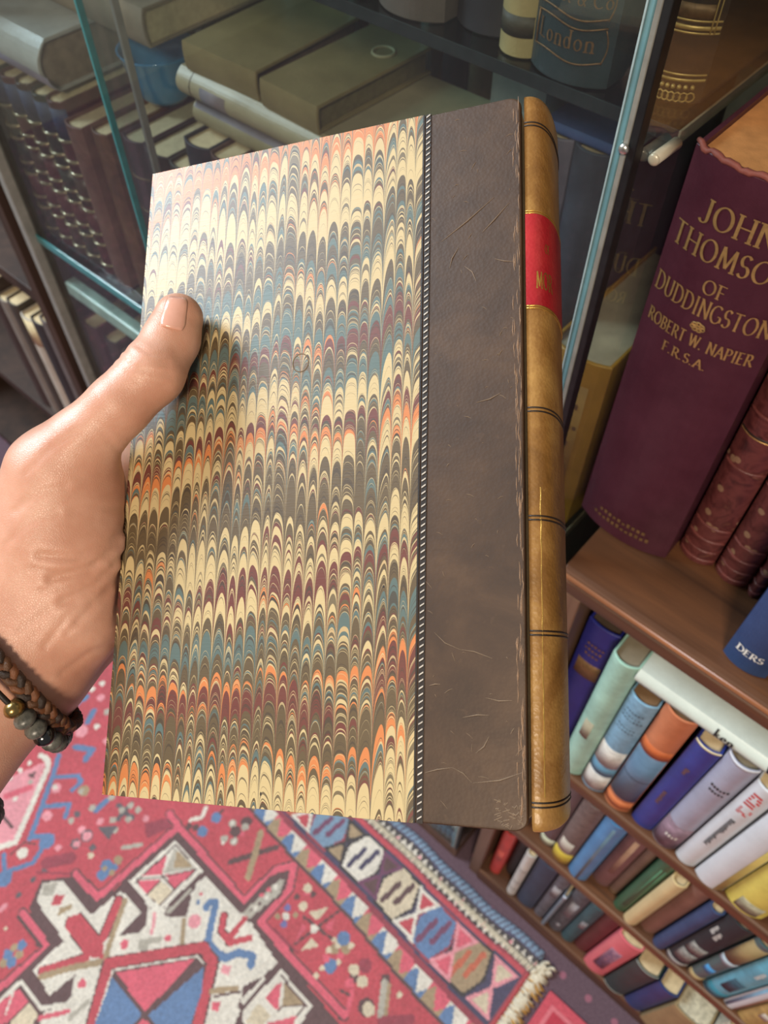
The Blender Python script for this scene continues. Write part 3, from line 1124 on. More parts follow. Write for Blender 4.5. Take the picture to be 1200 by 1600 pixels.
def shelf_board(ztop, thick, x0, x1, moulded=False):
    if moulded:
        n = [(.006, ztop), (.0015, ztop - .0012), (.0, ztop - .004), (.0005, ztop - .008), (.003, ztop - .0095), (.003, ztop - .0115), (.0012, ztop - .013), (.0012, ztop - thick + .002), (.003, ztop - thick), (BD, ztop - thick), (BD, ztop)]
    else:
        n = [(.0035, ztop), (.001, ztop - .001), (0, ztop - .003), (0, ztop - thick + .003), (.001, ztop - thick + .001), (.0035, ztop - thick), (BD, ztop - thick), (BD, ztop)]
    return MB().prism(n, x0, x1, 0).build('shelf', shelf_wood, case)


top_shelf = shelf_board(S1, .027, BX0, BX1, True)
bv = top_shelf.modifiers.new('worn_edges', 'BEVEL')
bv.width, bv.segments, bv.limit_method = .0018, 2, 'ANGLE'
MB().tube([(BX0 + .002, .0014, S1 - .0050), (BX1 - .002, .0014, S1 - .0050)], .0026, 10).build('bead_moulding', wood('rubbed_orange_wood', rgb(146, 92, 56), rgb(104, 64, 42), rgb(176, 116, 70), 0, .35), case, True)  # lighter orange strip along the bead, painting in the sheen of the lip
for z_ in (S2, S3):
    shelf_board(z_, .020, BX0 + .020, BX1 - .018)
MB().prism([(.004, S4), (.001, S4 - .002), (0, S4 - .004), (0, .0), (BD, 0.0), (BD, S4)], BX0 + .020, BX1 - .018, 0).build('plinth', shelf_wood, case)
MB().box(BX0 + .002, BX0 + .020, .002, BD, 0, S1 - .027, .001).build('side_panel', side_wood, case)
MB().box(BX1 - .018, BX1, .002, BD, 0, 1.62, .001).build('side_panel', side_wood, case)
MB().box(BX0 + .020, BX1 - .018, BD, BD + .008, 0, 1.62).build('back_panel', dark_wood, case)
MB().box(BX0 + .02, BX1 - .018, .01, BD, 1.31, 1.332, .001).build('shelf', shelf_wood, case)  # unseen upper shelf, added to shade the top row of books

# top row
gpg = mat('brown_dusty_page_top', rgb(190, 132, 78), .7, 0, .2, 80, .3)
plum = cloth('plum_cloth', 70, 27, 42, rough=.42, bump=.25, vary=.14)
plum_worn = cloth('worn_plum_edge', 132, 70, 60)
JW, JH = .0710, .2850
big = dict(thick=.15, thin=.06)
T_ = [('across', 'JOHN', .0122, .0345, .2540, big, gold_ink), ('across', 'THOMSON', .0122, .0355, .2360, dict(thick=.15, thin=.06, xs=.86), gold_ink), ('across', 'OF', .0082, .0355, .2195, big, gold_ink),
      ('across', 'DUDDINGSTON', .0108, .0355, .2055, dict(thick=.16, thin=.06, xs=.69, serif=.11), gold_ink), ('across', 'ROBERT W. NAPIER', .0076, .0355, .1860, dict(thick=.19, thin=.08, xs=.72, serif=.11), gold_ink),
      ('across', 'F.R.S.A.', .0062, .0330, .1740, dict(thick=.18, thin=.07), gold_ink)]
for k, (n_, z_) in enumerate(((10, .0185), (12, .0120))):
    T_.append(('ticks', n_, .0042, .0355 - n_ * .0019, z_, dict(step=.0038), dim_gold))
john = shelf_book('thick plum cloth book titled in gold on the top shelf, the thickest book there', (-.1330, .0560, S1), JW, JH, .185, plum, .0085, gpg, .0030, 'books on the top shelf', (), T_)
# ornament between title and author, and frayed head
orn = MB()
for k in range(7):
    a = math.radians(90 + 51.4 * k)
    c_ = (.0345 + .0026 * math.cos(a), .1990 + .0017 * math.sin(a))
    orn.tube([(c_[0] + .0016 * math.cos(q * .785), spine_y(c_[0], JW, .0085) - .0006, c_[1] + .0011 * math.sin(q * .785)) for q in range(8)], .0004, 5, True)
orn.build('gold_ornament', gold_ink, john)
fr = MB()
rf = random.Random(2)
hp_ = [(JW * i / 30, spine_y(JW * i / 30, JW, .0085) + .0010, JH + rf.uniform(-.0012, .0012)) for i in range(31)]
fr.tube(hp_, [.0011 + .0007 * rf.random() for _ in hp_], 6)
fr.build('frayed_head', plum_worn, john, True)

marb_m = NT('maroon_marbled_paper')
vv = marb_m.node('ShaderNodeTexVoronoi', feature='F1')
marb_m.put(vv.inputs['Vector'], marb_m.coord())
vv.inputs['Scale'].default_value = 75.0
vv.inputs['Randomness'].default_value = 1.0
mn = marb_m.noise(marb_m.coord(), scale=55.0, detail=5.0, dist=1.4)
mc = marb_m.ramp(mn, [(.22, rgb(34, 20, 20)), (.36, rgb(80, 38, 38)), (.48, rgb(106, 54, 52)), (.60, rgb(78, 34, 34)), (.75, rgb(132, 84, 68))])
mc = marb_m.mix(X(marb_m, vv.outputs['Distance']).lt(.20), mc, rgb(146, 112, 88))
marb_m = marb_m.pbr(mc, .42, 0.0, marb_m.bump(mn, .3, .0006))
marb_band = mat('maroon_leather_band', rgb(110, 56, 52), .4, 0, .35, 90, .3)
for k, (x0, wd, h, lab) in enumerate(((-.0600, .0265, .238, 'first maroon marbled volume, standing against the thick plum book'),
                                      (-.0318, .0240, .232, 'middle one of three maroon marbled volumes on the top shelf'),
                                      (-.0064, .0095, .228, 'last of three maroon marbled volumes, behind the blue book'))):
    shelf_book(lab, (x0, .0725, S1), wd, h, .15, marb_m, .0060, gpg, .0022, 'books on the top shelf', [(h * .55, h * .555, black_line), (h * .545, h * .547, gold_ink)],
               ridges=[(z_, marb_band, .0012) for z_ in (.006, .016, .028, .042, h * .43, h * .62, h * .80, h * .94)])
blue_c = cloth('dark_blue_cloth', 36, 60, 100, rough=.5)
shelf_book('dark blue book with silver lettering at its foot, standing out at the shelf front', (.0040, .0170, S1), .0300, .232, .155, blue_c, .0045, None, .0024, 'books on the top shelf', (),
           [('across', 'DERS', .0062, .0140, .0170, dict(thick=.2, thin=.1), white_ink)])
shelf_book('white bound volume with a blue top edge deep behind the thick plum book', (-.1110, .2500 - .05, S1), .030, .262, .045, cloth('off_white_cloth', 200, 190, 170), .003, cloth('blue_top_edge', 60, 130, 190), .002, 'books on the top shelf', inset=.0006) if False else None

G2 = 'books on the second shelf'
purple = cloth('violet_blue_cloth', 27, 36, 122, rough=.5)
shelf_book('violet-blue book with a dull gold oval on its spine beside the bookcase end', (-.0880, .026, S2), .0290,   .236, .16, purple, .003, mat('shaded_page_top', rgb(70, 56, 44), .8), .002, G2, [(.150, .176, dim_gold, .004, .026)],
           [('ticks', 5, .0040, .006, .196, dict(step=.0034), dim_gold), ('ticks', 5, .0036, .007, .204, dict(step=.0034), dim_gold), ('ticks', 4, .0036, .008, .188, dict(step=.0034), dim_gold)])
mint = cloth('mint_green_jacket', 150, 190, 174, rough=.4, vary=.2)
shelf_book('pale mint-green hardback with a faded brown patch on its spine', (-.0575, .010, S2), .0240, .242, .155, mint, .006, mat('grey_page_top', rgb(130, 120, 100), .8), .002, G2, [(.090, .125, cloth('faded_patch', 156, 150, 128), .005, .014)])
bw_b, bw_w = cloth('sky_blue_paper', 116, 158, 184, rough=.45, vary=.25, scale=120), cloth('cloud_white_paper', 196, 192, 186, vary=.25, scale=120)
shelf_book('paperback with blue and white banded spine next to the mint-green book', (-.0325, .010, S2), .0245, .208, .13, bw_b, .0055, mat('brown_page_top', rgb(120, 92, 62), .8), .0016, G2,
           [(.004, .042, bw_w), (.066, .106, bw_w), (.044, .062, cloth('steel_blue', 82, 124, 150))], [('ticks', 6, .0016, .004, .150, dict(step=.0028), black_ink), ('ticks', 6, .0016, .004, .156, dict(step=.0028), black_ink), ('ticks', 7, .0016, .003, .172, dict(step=.0028), black_ink), ('ticks', 6, .0016, .003, .178, dict(step=.0028), black_ink), ('ticks', 6, .0016, .004, .186, dict(step=.0028), black_ink)])
orange_b = cloth('burnt_orange_paper', 186, 112, 74, rough=.42)
slate = cloth('slate_blue_paper', 88, 116, 142, rough=.42)
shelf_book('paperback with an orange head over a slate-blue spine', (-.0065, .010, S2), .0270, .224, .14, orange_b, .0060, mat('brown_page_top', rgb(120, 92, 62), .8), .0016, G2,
           [(.030, .142, slate), (.084, .0855, black_line), (.142, .160, cloth('deep_orange', 190, 98, 50)), (.006, .024, cloth('orange_foot', 196, 112, 66))])
navy = cloth('royal_navy_cloth', 38, 56, 134, rough=.45)
shelf_book('slim royal blue hardback with a cream rim at its head', (.0245, .010, S2), .0215, .206, .14, navy, .0035, page_mat, .0022, G2, [(.2035, .2062, cloth('cream_rim', 214, 204, 170))],
           [('ticks', 12, .0042, .0070, .100, dict(step=.0026, down=1), dim_gold), ('ticks', 5, .004, .008, .160, dict(step=.0026, down=1), dim_gold)])
lilac = cloth('lilac_grey_jacket', 154, 158, 178, rough=.3, vary=.1)
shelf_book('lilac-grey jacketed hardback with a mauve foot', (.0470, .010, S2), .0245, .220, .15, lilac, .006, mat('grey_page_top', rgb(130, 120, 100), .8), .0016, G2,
           [(.002, .062, cloth('dusky_mauve', 128, 104, 118, vary=.4, scale=120)), (.0185 + .198, .2202, cloth('pale_rim', 200, 204, 214))],
           [('ticks', 6, .0042, .006, .166, dict(step=.0026), black_ink), ('ticks', 5, .0042, .007, .158, dict(step=.0026), black_ink), ('ticks', 4, .007, .008, .030, dict(step=.003), white_ink)])
wh = cloth('white_jacket', 200, 206, 212, rough=.3, vary=.06)
shelf_book('white jacketed book with a red title at its head', (.0730, .008, S2), .0195, .212, .15, wh, .004, None, .0016, G2, [],
           [('ticks', 5, .0105, .0045, .198, dict(step=.0052, down=1), red_ink), ('ticks', 4, .0100, .0050, .168, dict(step=.0034, down=1), red_ink), ('ticks', 24, .0046, .0075, .140, dict(step=.0030, down=1), black_ink)])
ylw = cloth('pale_yellow_jacket', 214, 200, 120, rough=.35)
shelf_book('white book with a yellow rear edge, next to the red-titled white one', (.0945, .006, S2), .0270, .214, .15, wh, .005, None, .0016, G2, [(.001, .2, ylw, .0200, .0266)])
shelf_book('lemon-yellow book with grey rubbing at its foot', (.1240, .008, S2), .0350, .205, .15, cloth('lemon_yellow_jacket', 206, 190, 92, rough=.4), .006, None, .0018, G2, [(.004, .030, cloth('grey_rub', 150, 144, 120, vary=.4, scale=150), .009, .030)])
shelf_book('brown cloth book after the lemon-yellow one', (.1610, .022, S2), .0260, .200, .14, cloth('brown_cloth', 96, 66, 44), .005, None, .002, G2)
pale = cloth('pale_grey_green_jacket', 196, 206, 198, rough=.35, vary=.08)
hb = shelf_book('white jacketed book lying flat across the tops of the second-shelf books', (-.0345, .010, S2 + .2252 + .0165), .0165, .225, .12, pale, .0045, None, .0014, G2, [(.002, .223, cloth('lavender_white_edge', 196, 194, 208), .0112, .0160)],
                [('along', 'ken', .0082, .0060, .066, dict(thick=.2, thin=.08), black_ink), ('along', 'Wh', .0082, .0060, .106, dict(thick=.2, thin=.08), black_ink)], lying=True)

G3 = 'books on the third shelf'
shelf_book('dark grey book with a pale foot label beside the bookcase end', (-.0860, .016, S3), .0270, .22, .13, cloth('dark_grey_cloth', 64, 56, 56), .004, None, .002, G3)
shelf_book('dull plum book with a pale green foot on the third shelf', (-.0400, .016, S3), .0200, .224, .13, cloth('dull_plum_cloth', 92, 74, 78), .004, None, .002, G3, [(.002, .026, cloth('pale_green_label', 188, 194, 168))])
shelf_book('brown paperback with a white label above a yellow foot', (-.0190, .010, S3), .0245, .226, .13, cloth('grey_brown_paper', 106, 90, 86, vary=.3, scale=140), .005, None, .0016, G3,
           [(.003, .046, cloth('mustard_yellow', 190, 168, 60, vary=.2)), (.046, .088, cloth('dull_white', 184, 176, 164), .003, .019)])
shelf_book('bright blue book with a grey stripe down its spine', (.0070, .010, S3), .0250, .228, .15, cloth('bright_blue_cloth', 70, 130, 180, rough=.4), .006, None, .002, G3, [(.002, .214, cloth('grey_blue', 92, 116, 132, rough=.35), .0130, .0165)])
mauve = cloth('mauve_brown_cloth', 120, 84, 84)
shelf_book('mauve-brown book with a pale streak down its spine', (.0345, .022, S3), .0215, .230, .15, mauve, .004, None, .002, G3, [(.060, .190, cloth('pale_streak', 178, 144, 122), .0095, .0150)])
shelf_book('thin brown book with a gilt spot at its foot', (.0570, .022, S3), .0120, .228, .14, cloth('thin_brown_cloth', 112, 88, 74), .003, None, .0016, G3, [(.004, .010, dim_gold)])
green = cloth('dark_green_cloth', 38, 88, 60, rough=.4)
shelf_book('dark green book with paler ribs on its spine', (.0705, .012, S3), .0155, .222, .14, green, .004, None, .002, G3, [(.03, .2, cloth('mid_green', 70, 118, 88), .0065, .0082), (.03, .2, cloth('mid_green', 70, 118, 88), .0105, .0120)])
cream_c = cloth('cream_cloth', 206, 184, 136, rough=.5, vary=.08)
shelf_book('cream cloth book next to the dark green one', (.0870, .008, S3), .0165, .208, .14, cream_c, .005, None, .002, G3)
shelf_book('reddish brown book next to the cream one', (.1055, .014, S3), .0190, .218, .14, cloth('reddish_brown_cloth', 124, 88, 74), .004, None, .002, G3)
shelf_book('slim navy book before the black one', (.1265, .008, S3), .0150, .214, .15, cloth('slim_navy_cloth', 48, 68, 106), .0045, None, .002, G3)
blk = cloth('black_jacket', 30, 40, 44, rough=.6)
shelf_book('black jacketed book with a panel of silver print', (.1430, .008, S3), .0255, .230, .15, blk, .0055, None, .0016, G3, [(.004, .016, cloth('silver_foot', 150, 148, 146)), (.030, .068, cloth('silver_print', 134, 132, 128, vary=.5, scale=300), .004, .021), (.074, .106, cloth('silver_print', 134, 132, 128), .004, .021)],
           [('ticks', 1, .018, .0042, z_, dict(step=.0030, down=1), black_ink) for z_ in np.arange(.034, .106, .0052)] + [('ticks', 9, .0050, .0085, .180, dict(step=.0028, down=1), white_ink), ('ticks', 9, .0040, .0025, .186, dict(step=.0028, down=1), white_ink)])
shelf_book('teal book with a tan head and a bright blue patch', (.1710, .008, S3), .0185, .226, .15, cloth('dull_teal_jacket', 64, 96, 98, rough=.35), .005, None, .0016, G3,
           [(.130, .214, cloth('tan_olive_head', 146, 126, 86)), (.115, .130, cloth('pale_collar', 176, 192, 204)), (.055, .075, cloth('bright_blue_patch', 66, 140, 196), .003, .013), (.002, .020, cloth('tan_foot', 168, 148, 104))])
cyan = cloth('cyan_jacket', 84, 164, 186, rough=.35, vary=.25)
shelf_book('cyan jacketed book with dark print', (.1915, .008, S3), .0240, .228, .15, cyan, .005, None, .0016, G3, [(.050, .100, cloth('dark_blue_print', 48, 76, 92, vary=.4, scale=200), .006, .018), (.002, .03, cloth('deep_cyan', 48, 120, 140))],
           [('ticks', 8, .005, .010, .170, dict(step=.0036, down=1), white_ink)])
shelf_book('white and pale blue striped book past the cyan one', (.2175, .008, S3), .0150, .228, .15, wh, .003, None, .0016, G3, [(.002, .198, cloth('pale_blue_stripe', 128, 170, 196), .0015, .0045), (.002, .198, cloth('brown_stripe', 164, 110, 72), .0110, .0140)])
shelf_book('gold patterned book past the white striped one', (.2345, .008, S3), .0230, .226, .15, cloth('old_gold_paper', 168, 140, 84, vary=.3, scale=120), .004, None, .002, G3, [(.05, .07, cloth('dull_white', 184, 176, 164), .007, .016)])
shelf_book('white book at the far end of the third shelf', (.2590, .008, S3), .0220, .226, .15, cloth('clean_white_jacket', 214, 216, 214, rough=.3), .004, None, .0016, G3)

G4 = 'books on the bottom shelf'
shelf_book('red book first on the bottom shelf', (-.0830, .016, S4), .0175, .222, .14, cloth('poppy_red_cloth', 190, 62, 56, rough=.45), .004, None, .002, G4, [(.08, .13, cloth('rubbed_red', 206, 96, 86), .004, .013)])
shelf_book('black book pushed back beside the red one', (-.0620, .030, S4), .0160, .24, .13, cloth('black_cloth', 36, 32, 34), .003, None, .002, G4)
shelf_book('slim white book on the bottom shelf', (-.0435, .008, S4), .0140, .236, .14, cloth('dull_white_jacket', 200, 198, 192, rough=.35), .004, None, .0016, G4, [(.040, .0412, black_line), (.082, .0832, black_line), (.15, .1508, black_line)])
shelf_book('broad slate-navy book on the bottom shelf', (-.0265, .010, S4), .0290, .246, .15, cloth('slate_navy_cloth', 48, 60, 82), .004, None, .002, G4)
shelf_book('grey speckled book before the pale slim spine', (.0045, .012, S4), .0180, .246, .15, cloth('speckled_grey', 92, 90, 98, vary=.5, scale=160), .004, None, .002, G4, [(.14, .19, cloth('pale_grey_patch', 142, 138, 142, vary=.3), .004, .015)])
shelf_book('very slim pale blue-grey spine between two grey books', (.0235, .004, S4), .0058, .206, .14, cloth('blue_grey_spine', 112, 122, 134, rough=.3), .0018, None, .0012, G4, [(.192, .205, cloth('white_blue_knob', 190, 204, 220))])
shelf_book('charcoal book with pale blotches after the slim spine', (.0305, .012, S4), .0220, .250, .15, cloth('charcoal_paper', 82, 84, 92, vary=.5, scale=130), .004, None, .002, G4, [(.11, .19, cloth('pale_blotch', 140, 140, 146, vary=.35), .007, .017), (.03, .05, cloth('pale_blotch', 140, 140, 146), .010, .015)])
shelf_book('dark teal book before the maroon one', (.0540, .012, S4), .0190, .240, .15, cloth('dark_teal_cloth', 50, 84, 92), .004, None, .002, G4, [(.11, .15, cloth('pale_blotch', 140, 140, 146), .008, .016)])
shelf_book('maroon book next to the pink one', (.0745, .016, S4), .0220, .240, .15, cloth('maroon_cloth', 96, 40, 42), .004, None, .002, G4)
pink = cloth('coral_pink_jacket', 222, 112, 122, rough=.4, vary=.08)
shelf_book('coral pink book with a grey title panel', (.0985, .006, S4), .0330, .236, .15, pink, .005, None, .0018, G4, [(.045, .172, cloth('mauve_grey_panel', 142, 100, 118, vary=.3), .0080, .0240)],
           [('ticks', 13, .011, .0105, .164, dict(step=.0082, down=1), mat('violet_ink', rgb(104, 84, 120), .6))])
dg = cloth('bottle_green_cloth', 36, 58, 56, rough=.4)
shelf_book('bottle-green book with a frayed pale head and foot', (.1345, .004, S4), .0320, .198, .15, dg, .005, None, .002, G4, [(.1955, .1982, cloth('frayed_pale', 150, 158, 150)), (.0, .003, cloth('frayed_pale', 150, 158, 150))])
shelf_book('dark blue book beside the bottle-green one', (.1690, .004, S4), .0270, .190, .15, cloth('dusk_blue_cloth', 34, 60, 112, rough=.45), .004, None, .002, G4)
tan = cloth('tan_cloth', 150, 130, 92, rough=.55)
shelf_book('large tan cloth book at the end of the bottom shelf', (.1985, -.002, S4), .0450, .178, .17, tan, .003, mat('deckled_pages', rgb(190, 184, 160), .8, 0, .4, 160, .5), .002, G4)
shelf_book('off-white book with a crumpled jacket past the large tan one', (.2460, .010, S4), .0280, .23, .15, cloth('crumpled_off_white', 188, 184, 166, vary=.35, scale=140), .004, None, .0018, G4)

# ------------------------------------------------------------------ room
mauve_c = NT('mauve_carpet')
mx, my, mz = mauve_c.xyz(mauve_c.coord())
nn_ = mauve_c.noise(mauve_c.coord(), scale=420.0, detail=3.0)
dx_ = (mx * 22.0 + (my * 22.0).floor() * .5).fract() - .5
dy_ = (my * 22.0).fract() - .5
dot = (dx_ * dx_ + dy_ * dy_).lt(.013)
mcol = mauve_c.ramp(nn_, [(.3, rgb(84, 66, 76)), (.7, rgb(112, 92, 102))])
mcol = mauve_c.mix(dot, mcol, rgb(150, 98, 114))
mauve_carpet = mauve_c.pbr(mcol, .9, 0.0, mauve_c.bump(nn_, .6, .002), .2)
fl = MB().box(-2.6, 1.8, -2.8, .62, -.03, 0).build('floor', mauve_carpet)
tag(fl, kind='structure')
plaster = mat('painted_plaster', rgb(176, 168, 156), .8, 0, .06, 8, .1)
tag(MB().box(-2.6, 1.8, .62, .70, 0, 2.9).build('wall_back', plaster), kind='structure')
tag(MB().box(-2.68, -2.6, -2.8, .62, 0, 2.9).build('wall_left', plaster), kind='structure')

# ------------------------------------------------------------------ glass cabinet
def thin_glass(name, tint, rough=.02, fres=1.5, haze=0.0):
    n = NT(name)
    tr = n.node('ShaderNodeBsdfTransparent')
    tr.inputs[0].default_value = tint
    gl = n.node('ShaderNodeBsdfGlossy')
    gl.inputs['Roughness'].default_value = rough
    fr_ = n.node('ShaderNodeFresnel')
    bf = X(n, n.node('ShaderNodeNewGeometry').outputs['Backfacing'])
    n.put(fr_.inputs[0], fres + bf * (1.0 / fres - fres))
    mx_ = n.node('ShaderNodeMixShader')
    n.link(fr_.outputs[0], mx_.inputs[0])
    n.link(tr.outputs[0], mx_.inputs[1])
    n.link(gl.outputs[0], mx_.inputs[2])
    if haze:                                   # pale diffuse veil imitating the hazy reflections in the glass
        df = n.node('ShaderNodeBsdfDiffuse')
        df.inputs[0].default_value = (.62, .66, .68, 1)
        dn = n.noise(n.coord(), scale=9.0, detail=4.0)
        m2 = n.node('ShaderNodeMixShader')
        n.put(m2.inputs[0], dn * (haze * 2))
        n.link(mx_.outputs[0], m2.inputs[1])
        n.link(df.outputs[0], m2.inputs[2])
        mx_ = m2
    n.link(mx_.outputs[0], n.out.inputs[0])
    return n.m


pane_m = thin_glass('clear_pane', (.87, .91, .91, 1), .015, 1.5, .010)
shelf_glass = thin_glass('green_tinted_glass', (.55, .70, .68, 1), .03, 1.5)
teal_edge = mat('polished_teal_edge', rgb(58, 128, 132), .18, 0, .12, 90, .05, .6, .5, .05)
pale_edge = mat('polished_pale_edge', rgb(150, 172, 176), .15, 0, .2, 60, .05, .6, .5, .05)  # pale colour paints the bright highlight line along the glass edge
strip_edge = mat('greyish_teal_edge', rgb(96, 140, 150), .15, 0, .15, 60, .05, .6, .5, .05)
grey_edge = mat('ground_grey_edge', rgb(128, 128, 122), .35, 0, .15, 90, .1)
seal = mat('black_rubber_seal', rgb(14, 16, 18), .5, 0, .2, 100, .1)
chrome = mat('satin_metal', rgb(206, 204, 196), .28, .9, .08, 100, .05)
CX0, CX1, CD = -.82, -.1365, .30
CT = 1.66
cab = empty('display_cabinet', (0, 0, 0), 'tall glass-fronted display cabinet of old books with sliding glass doors', 'cabinet')


def pane(name, x0, x1, y0, y1, z0, z1, m=None):
    return MB().box(x0, x1, y0, y1, z0, z1).build(name, m or pane_m, cab)


# fixed side pane with its rubber front seal
pane('side_pane', CX1 - .004, CX1, .006, CD, .05, CT)
MB().box(CX1 - .0038, CX1, -.0012, .0060, .05, CT, .0005).build('rubber_seal', seal, cab)
MB().box(CX1 - .0064, CX1 - .0038, -.0014, .0055, .05, CT, .0004).build('glass_edge', grey_edge, cab)
MB().box(CX1 - .0094, CX1 - .0064, -.0016, .0055, .05, CT, .0006).build('glass_edge', strip_edge, cab)
MB().box(CX1 - .0102, CX1 - .0094, -.0020, .0050, .05, CT).build('glass_edge', pale_edge, cab)
# sliding doors
d1 = pane('sliding_door', -.558, CX1 - .0102, -.001, .004, .05, CT)
e_ = MB().box(-.5605, -.558, -.0012, .0042, .05, CT, .0005).build('polished_edge', teal_edge, d1)
d2 = pane('sliding_door', CX0 + .012, -.5340, .010, .015, .05, CT)
MB().box(-.5340, -.5305, .0096, .0152, .05, CT, .0006).build('polished_edge', grey_edge, d2)
for x_, y_ in ((CX0, 0.0), (CX0, CD - .012)):
    MB().box(x_, x_ + .012, y_, y_ + .012, 0, CT, .001).build('corner_post', grey_edge, cab)
pane('side_pane', CX0 + .003, CX0 + .007, .012, CD - .012, .05, CT)
MB().box(CX0, CX1, CD, CD + .012, 0, CT).build('back_panel', dark_wood, cab)
MB().box(CX0, CX1, .0, CD, 0, .048, .001).build('base', side_wood, cab)
MB().box(CX0, CX1, 0, CD + .012, CT, CT + .02, .001).build('top_panel', side_wood, cab)
SA, SB, SC_ = 1.200, .862, .45


def glass_shelf(z, t, edge, y0=.022, x0=CX0 + .010):
    s = pane('shelf', x0, CX1 - .006, y0, CD - .004, z - t, z, shelf_glass)
    MB().box(x0, CX1 - .006, y0 - .0012, y0, z - t, z, .0003).build('shelf_edge', edge, s)
    MB().box(CX1 - .006, CX1 - .0047, y0 - .0012, CD - .004, z - t, z, .0003).build('shelf_edge', mat('beige_glass_edge', rgb(150, 138, 112), .3, 0, .1, 80, .05), s)
    return s


dark_edge = mat('dark_glass_edge', rgb(38, 46, 46), .2, 0, .2, 80, .05)
glass_shelf(SA, .007, dark_edge, .056, -.66)
glass_shelf(SB, .010, teal_edge, .010)
glass_shelf(SC_, .010, teal_edge, .014)
MB().box(CX0 + .030, -.30, .012, .026, SB - .074, SB - .056, .002).build('shelf_rail', mat('pale_green_rail', rgb(150, 178, 168), .3, 0, .3, 40, .05), cab)
cl = MB().tube([(CX1 + .0026, .014, SA + .007), (CX1 + .0026, .034, SA + .006)], .0028, 14)
cl.ball((CX1 + .0026, .014, SA + .007), .0028, 12, 8, (1, .5, 1))
cl.build('shelf_clip', mat('ivory_clip', rgb(196, 186, 164), .3, .2, .06, 60, .05), cab, True)
MB().ball((-.1410, -.0030, SA + .0165), .0024, 14, 8, (1, .7, 1)).build('clip_screw', chrome, cab, True)
for x_ in (-.546, -.474, -.400):  # pale posts added to imitate vertical reflection streaks in the glass
    MB().tube([(x_, .182, SB + .0005), (x_, .182, CT - .3)], .0042, 10).build('shelf_upright', mat('pale_metal_upright', rgb(170, 178, 182), .3, .6, .05, 40, .05), cab, True)

# ---- books in the cabinet
GA, GB, GC = 'books on the upper glass shelf', 'books on the lower glass shelf', 'books at the cabinet foot'
gilt_cloth = cloth('dark_brown_gilt_cloth', 50, 36, 24, rough=.55)
gx = .0390
bright_gold = mat('bright_gold_blocking', rgb(224, 184, 108), .34, .35, .2, 300, .1)
gb = shelf_book('dark brown book with an ornate gilt blocked spine at the cabinet corner', (-.1470 - gx, .082, SA), gx, .215, .16, gilt_cloth, .010, None, .0026, GA,
                [(z0, z1, bright_gold) for z0, z1 in ((.0105, .0118), (.0132, .0140), (.0315, .0323), (.0332, .0350), (.0366, .0374), (.0975, .0983), (.0992, .1010), (.1025, .1033), (.121, .123))] +
                [(.0380, .0440, dim_gold, .006, gx - .004), (.0910, .0970, dim_gold, .006, gx - .004)])


def gpt(x, z):
    return (x, spine_y(x, gx, .010) - .0006, z - .013)


og = MB()
for sx in (1, -1):
    xc = gx / 2
    fx = lambda q: xc + sx * q
    for q0 in (.0160, .0174):
        og.tube([gpt(fx(q0), .045 + .07 * i / 12) for i in range(13)], .00035, 5)
    for top in (1, -1):
        zc = .0805
        fz = lambda q: zc + top * q
        og.tube([gpt(fx(.0015), fz(.0225)), gpt(fx(.005), fz(.0205)), gpt(fx(.0065), fz(.015)), gpt(fx(.0095), fz(.0125)), gpt(fx(.012), fz(.008)), gpt(fx(.0145), fz(.0035))], .00045, 5)
        for cx_, cz_, r_ in ((.0095, .0185, .0024), (.0132, .0195, .0017), (.0130, .0125, .0020), (.0146, .0075, .0012)):
            og.tube([gpt(fx(cx_ + r_ * (1 - a / 30) * math.cos(a * .5)), fz(cz_ + r_ * (1 - a / 30) * math.sin(a * .5))) for a in range(22)], .00035, 5)
    og.tube([gpt(fx(.0), .0865), gpt(fx(.004), .0835), gpt(fx(.0065), .0805), gpt(fx(.004), .0775), gpt(fx(.0), .0745)], .0004, 5)
    for q in (.008, .0100):
        og.ball(gpt(fx(q), .0805), .0007, 8, 6)
for i in range(13):
    xx = .004 + (gx - .008) * i / 12
    og.ball(gpt(xx, .0212), .0011, 8, 6)
    og.tube([gpt(min(max(xx + .0016 * math.cos(a * .8), .001), gx - .001), .0165 + .0022 * math.sin(a * .8)) for a in range(8)], .0004, 5, True)
    og.box(xx - .0008, xx + .0008, spine_y(xx, gx, .010) - .0008, spine_y(xx, gx, .010), .106, .119)
og.build('gilt_tooling', bright_gold, gb, True)
dd = cloth('dark_teal_grey_cloth', 44, 58, 60, rough=.4)
dw = .0455
db = shelf_book('dark teal-grey book with a gilt scroll and publisher name on its spine', (-.2340, .064, SA), dw, .215, .16, dd, .009, None, .0026, GA, (),
                [('across', 'Dorst & Co', .0066, .0240, .0365, dict(thick=.13, thin=.06, xs=.9), dim_gold), ('across', 'London', .0082, .0220, .0170, dict(thick=.13, thin=.06), dim_gold)])


def dpt(x, z):
    x = min(max(x, .001), dw - .001)
    return (x, spine_y(x, dw, .009) - .0006, z)


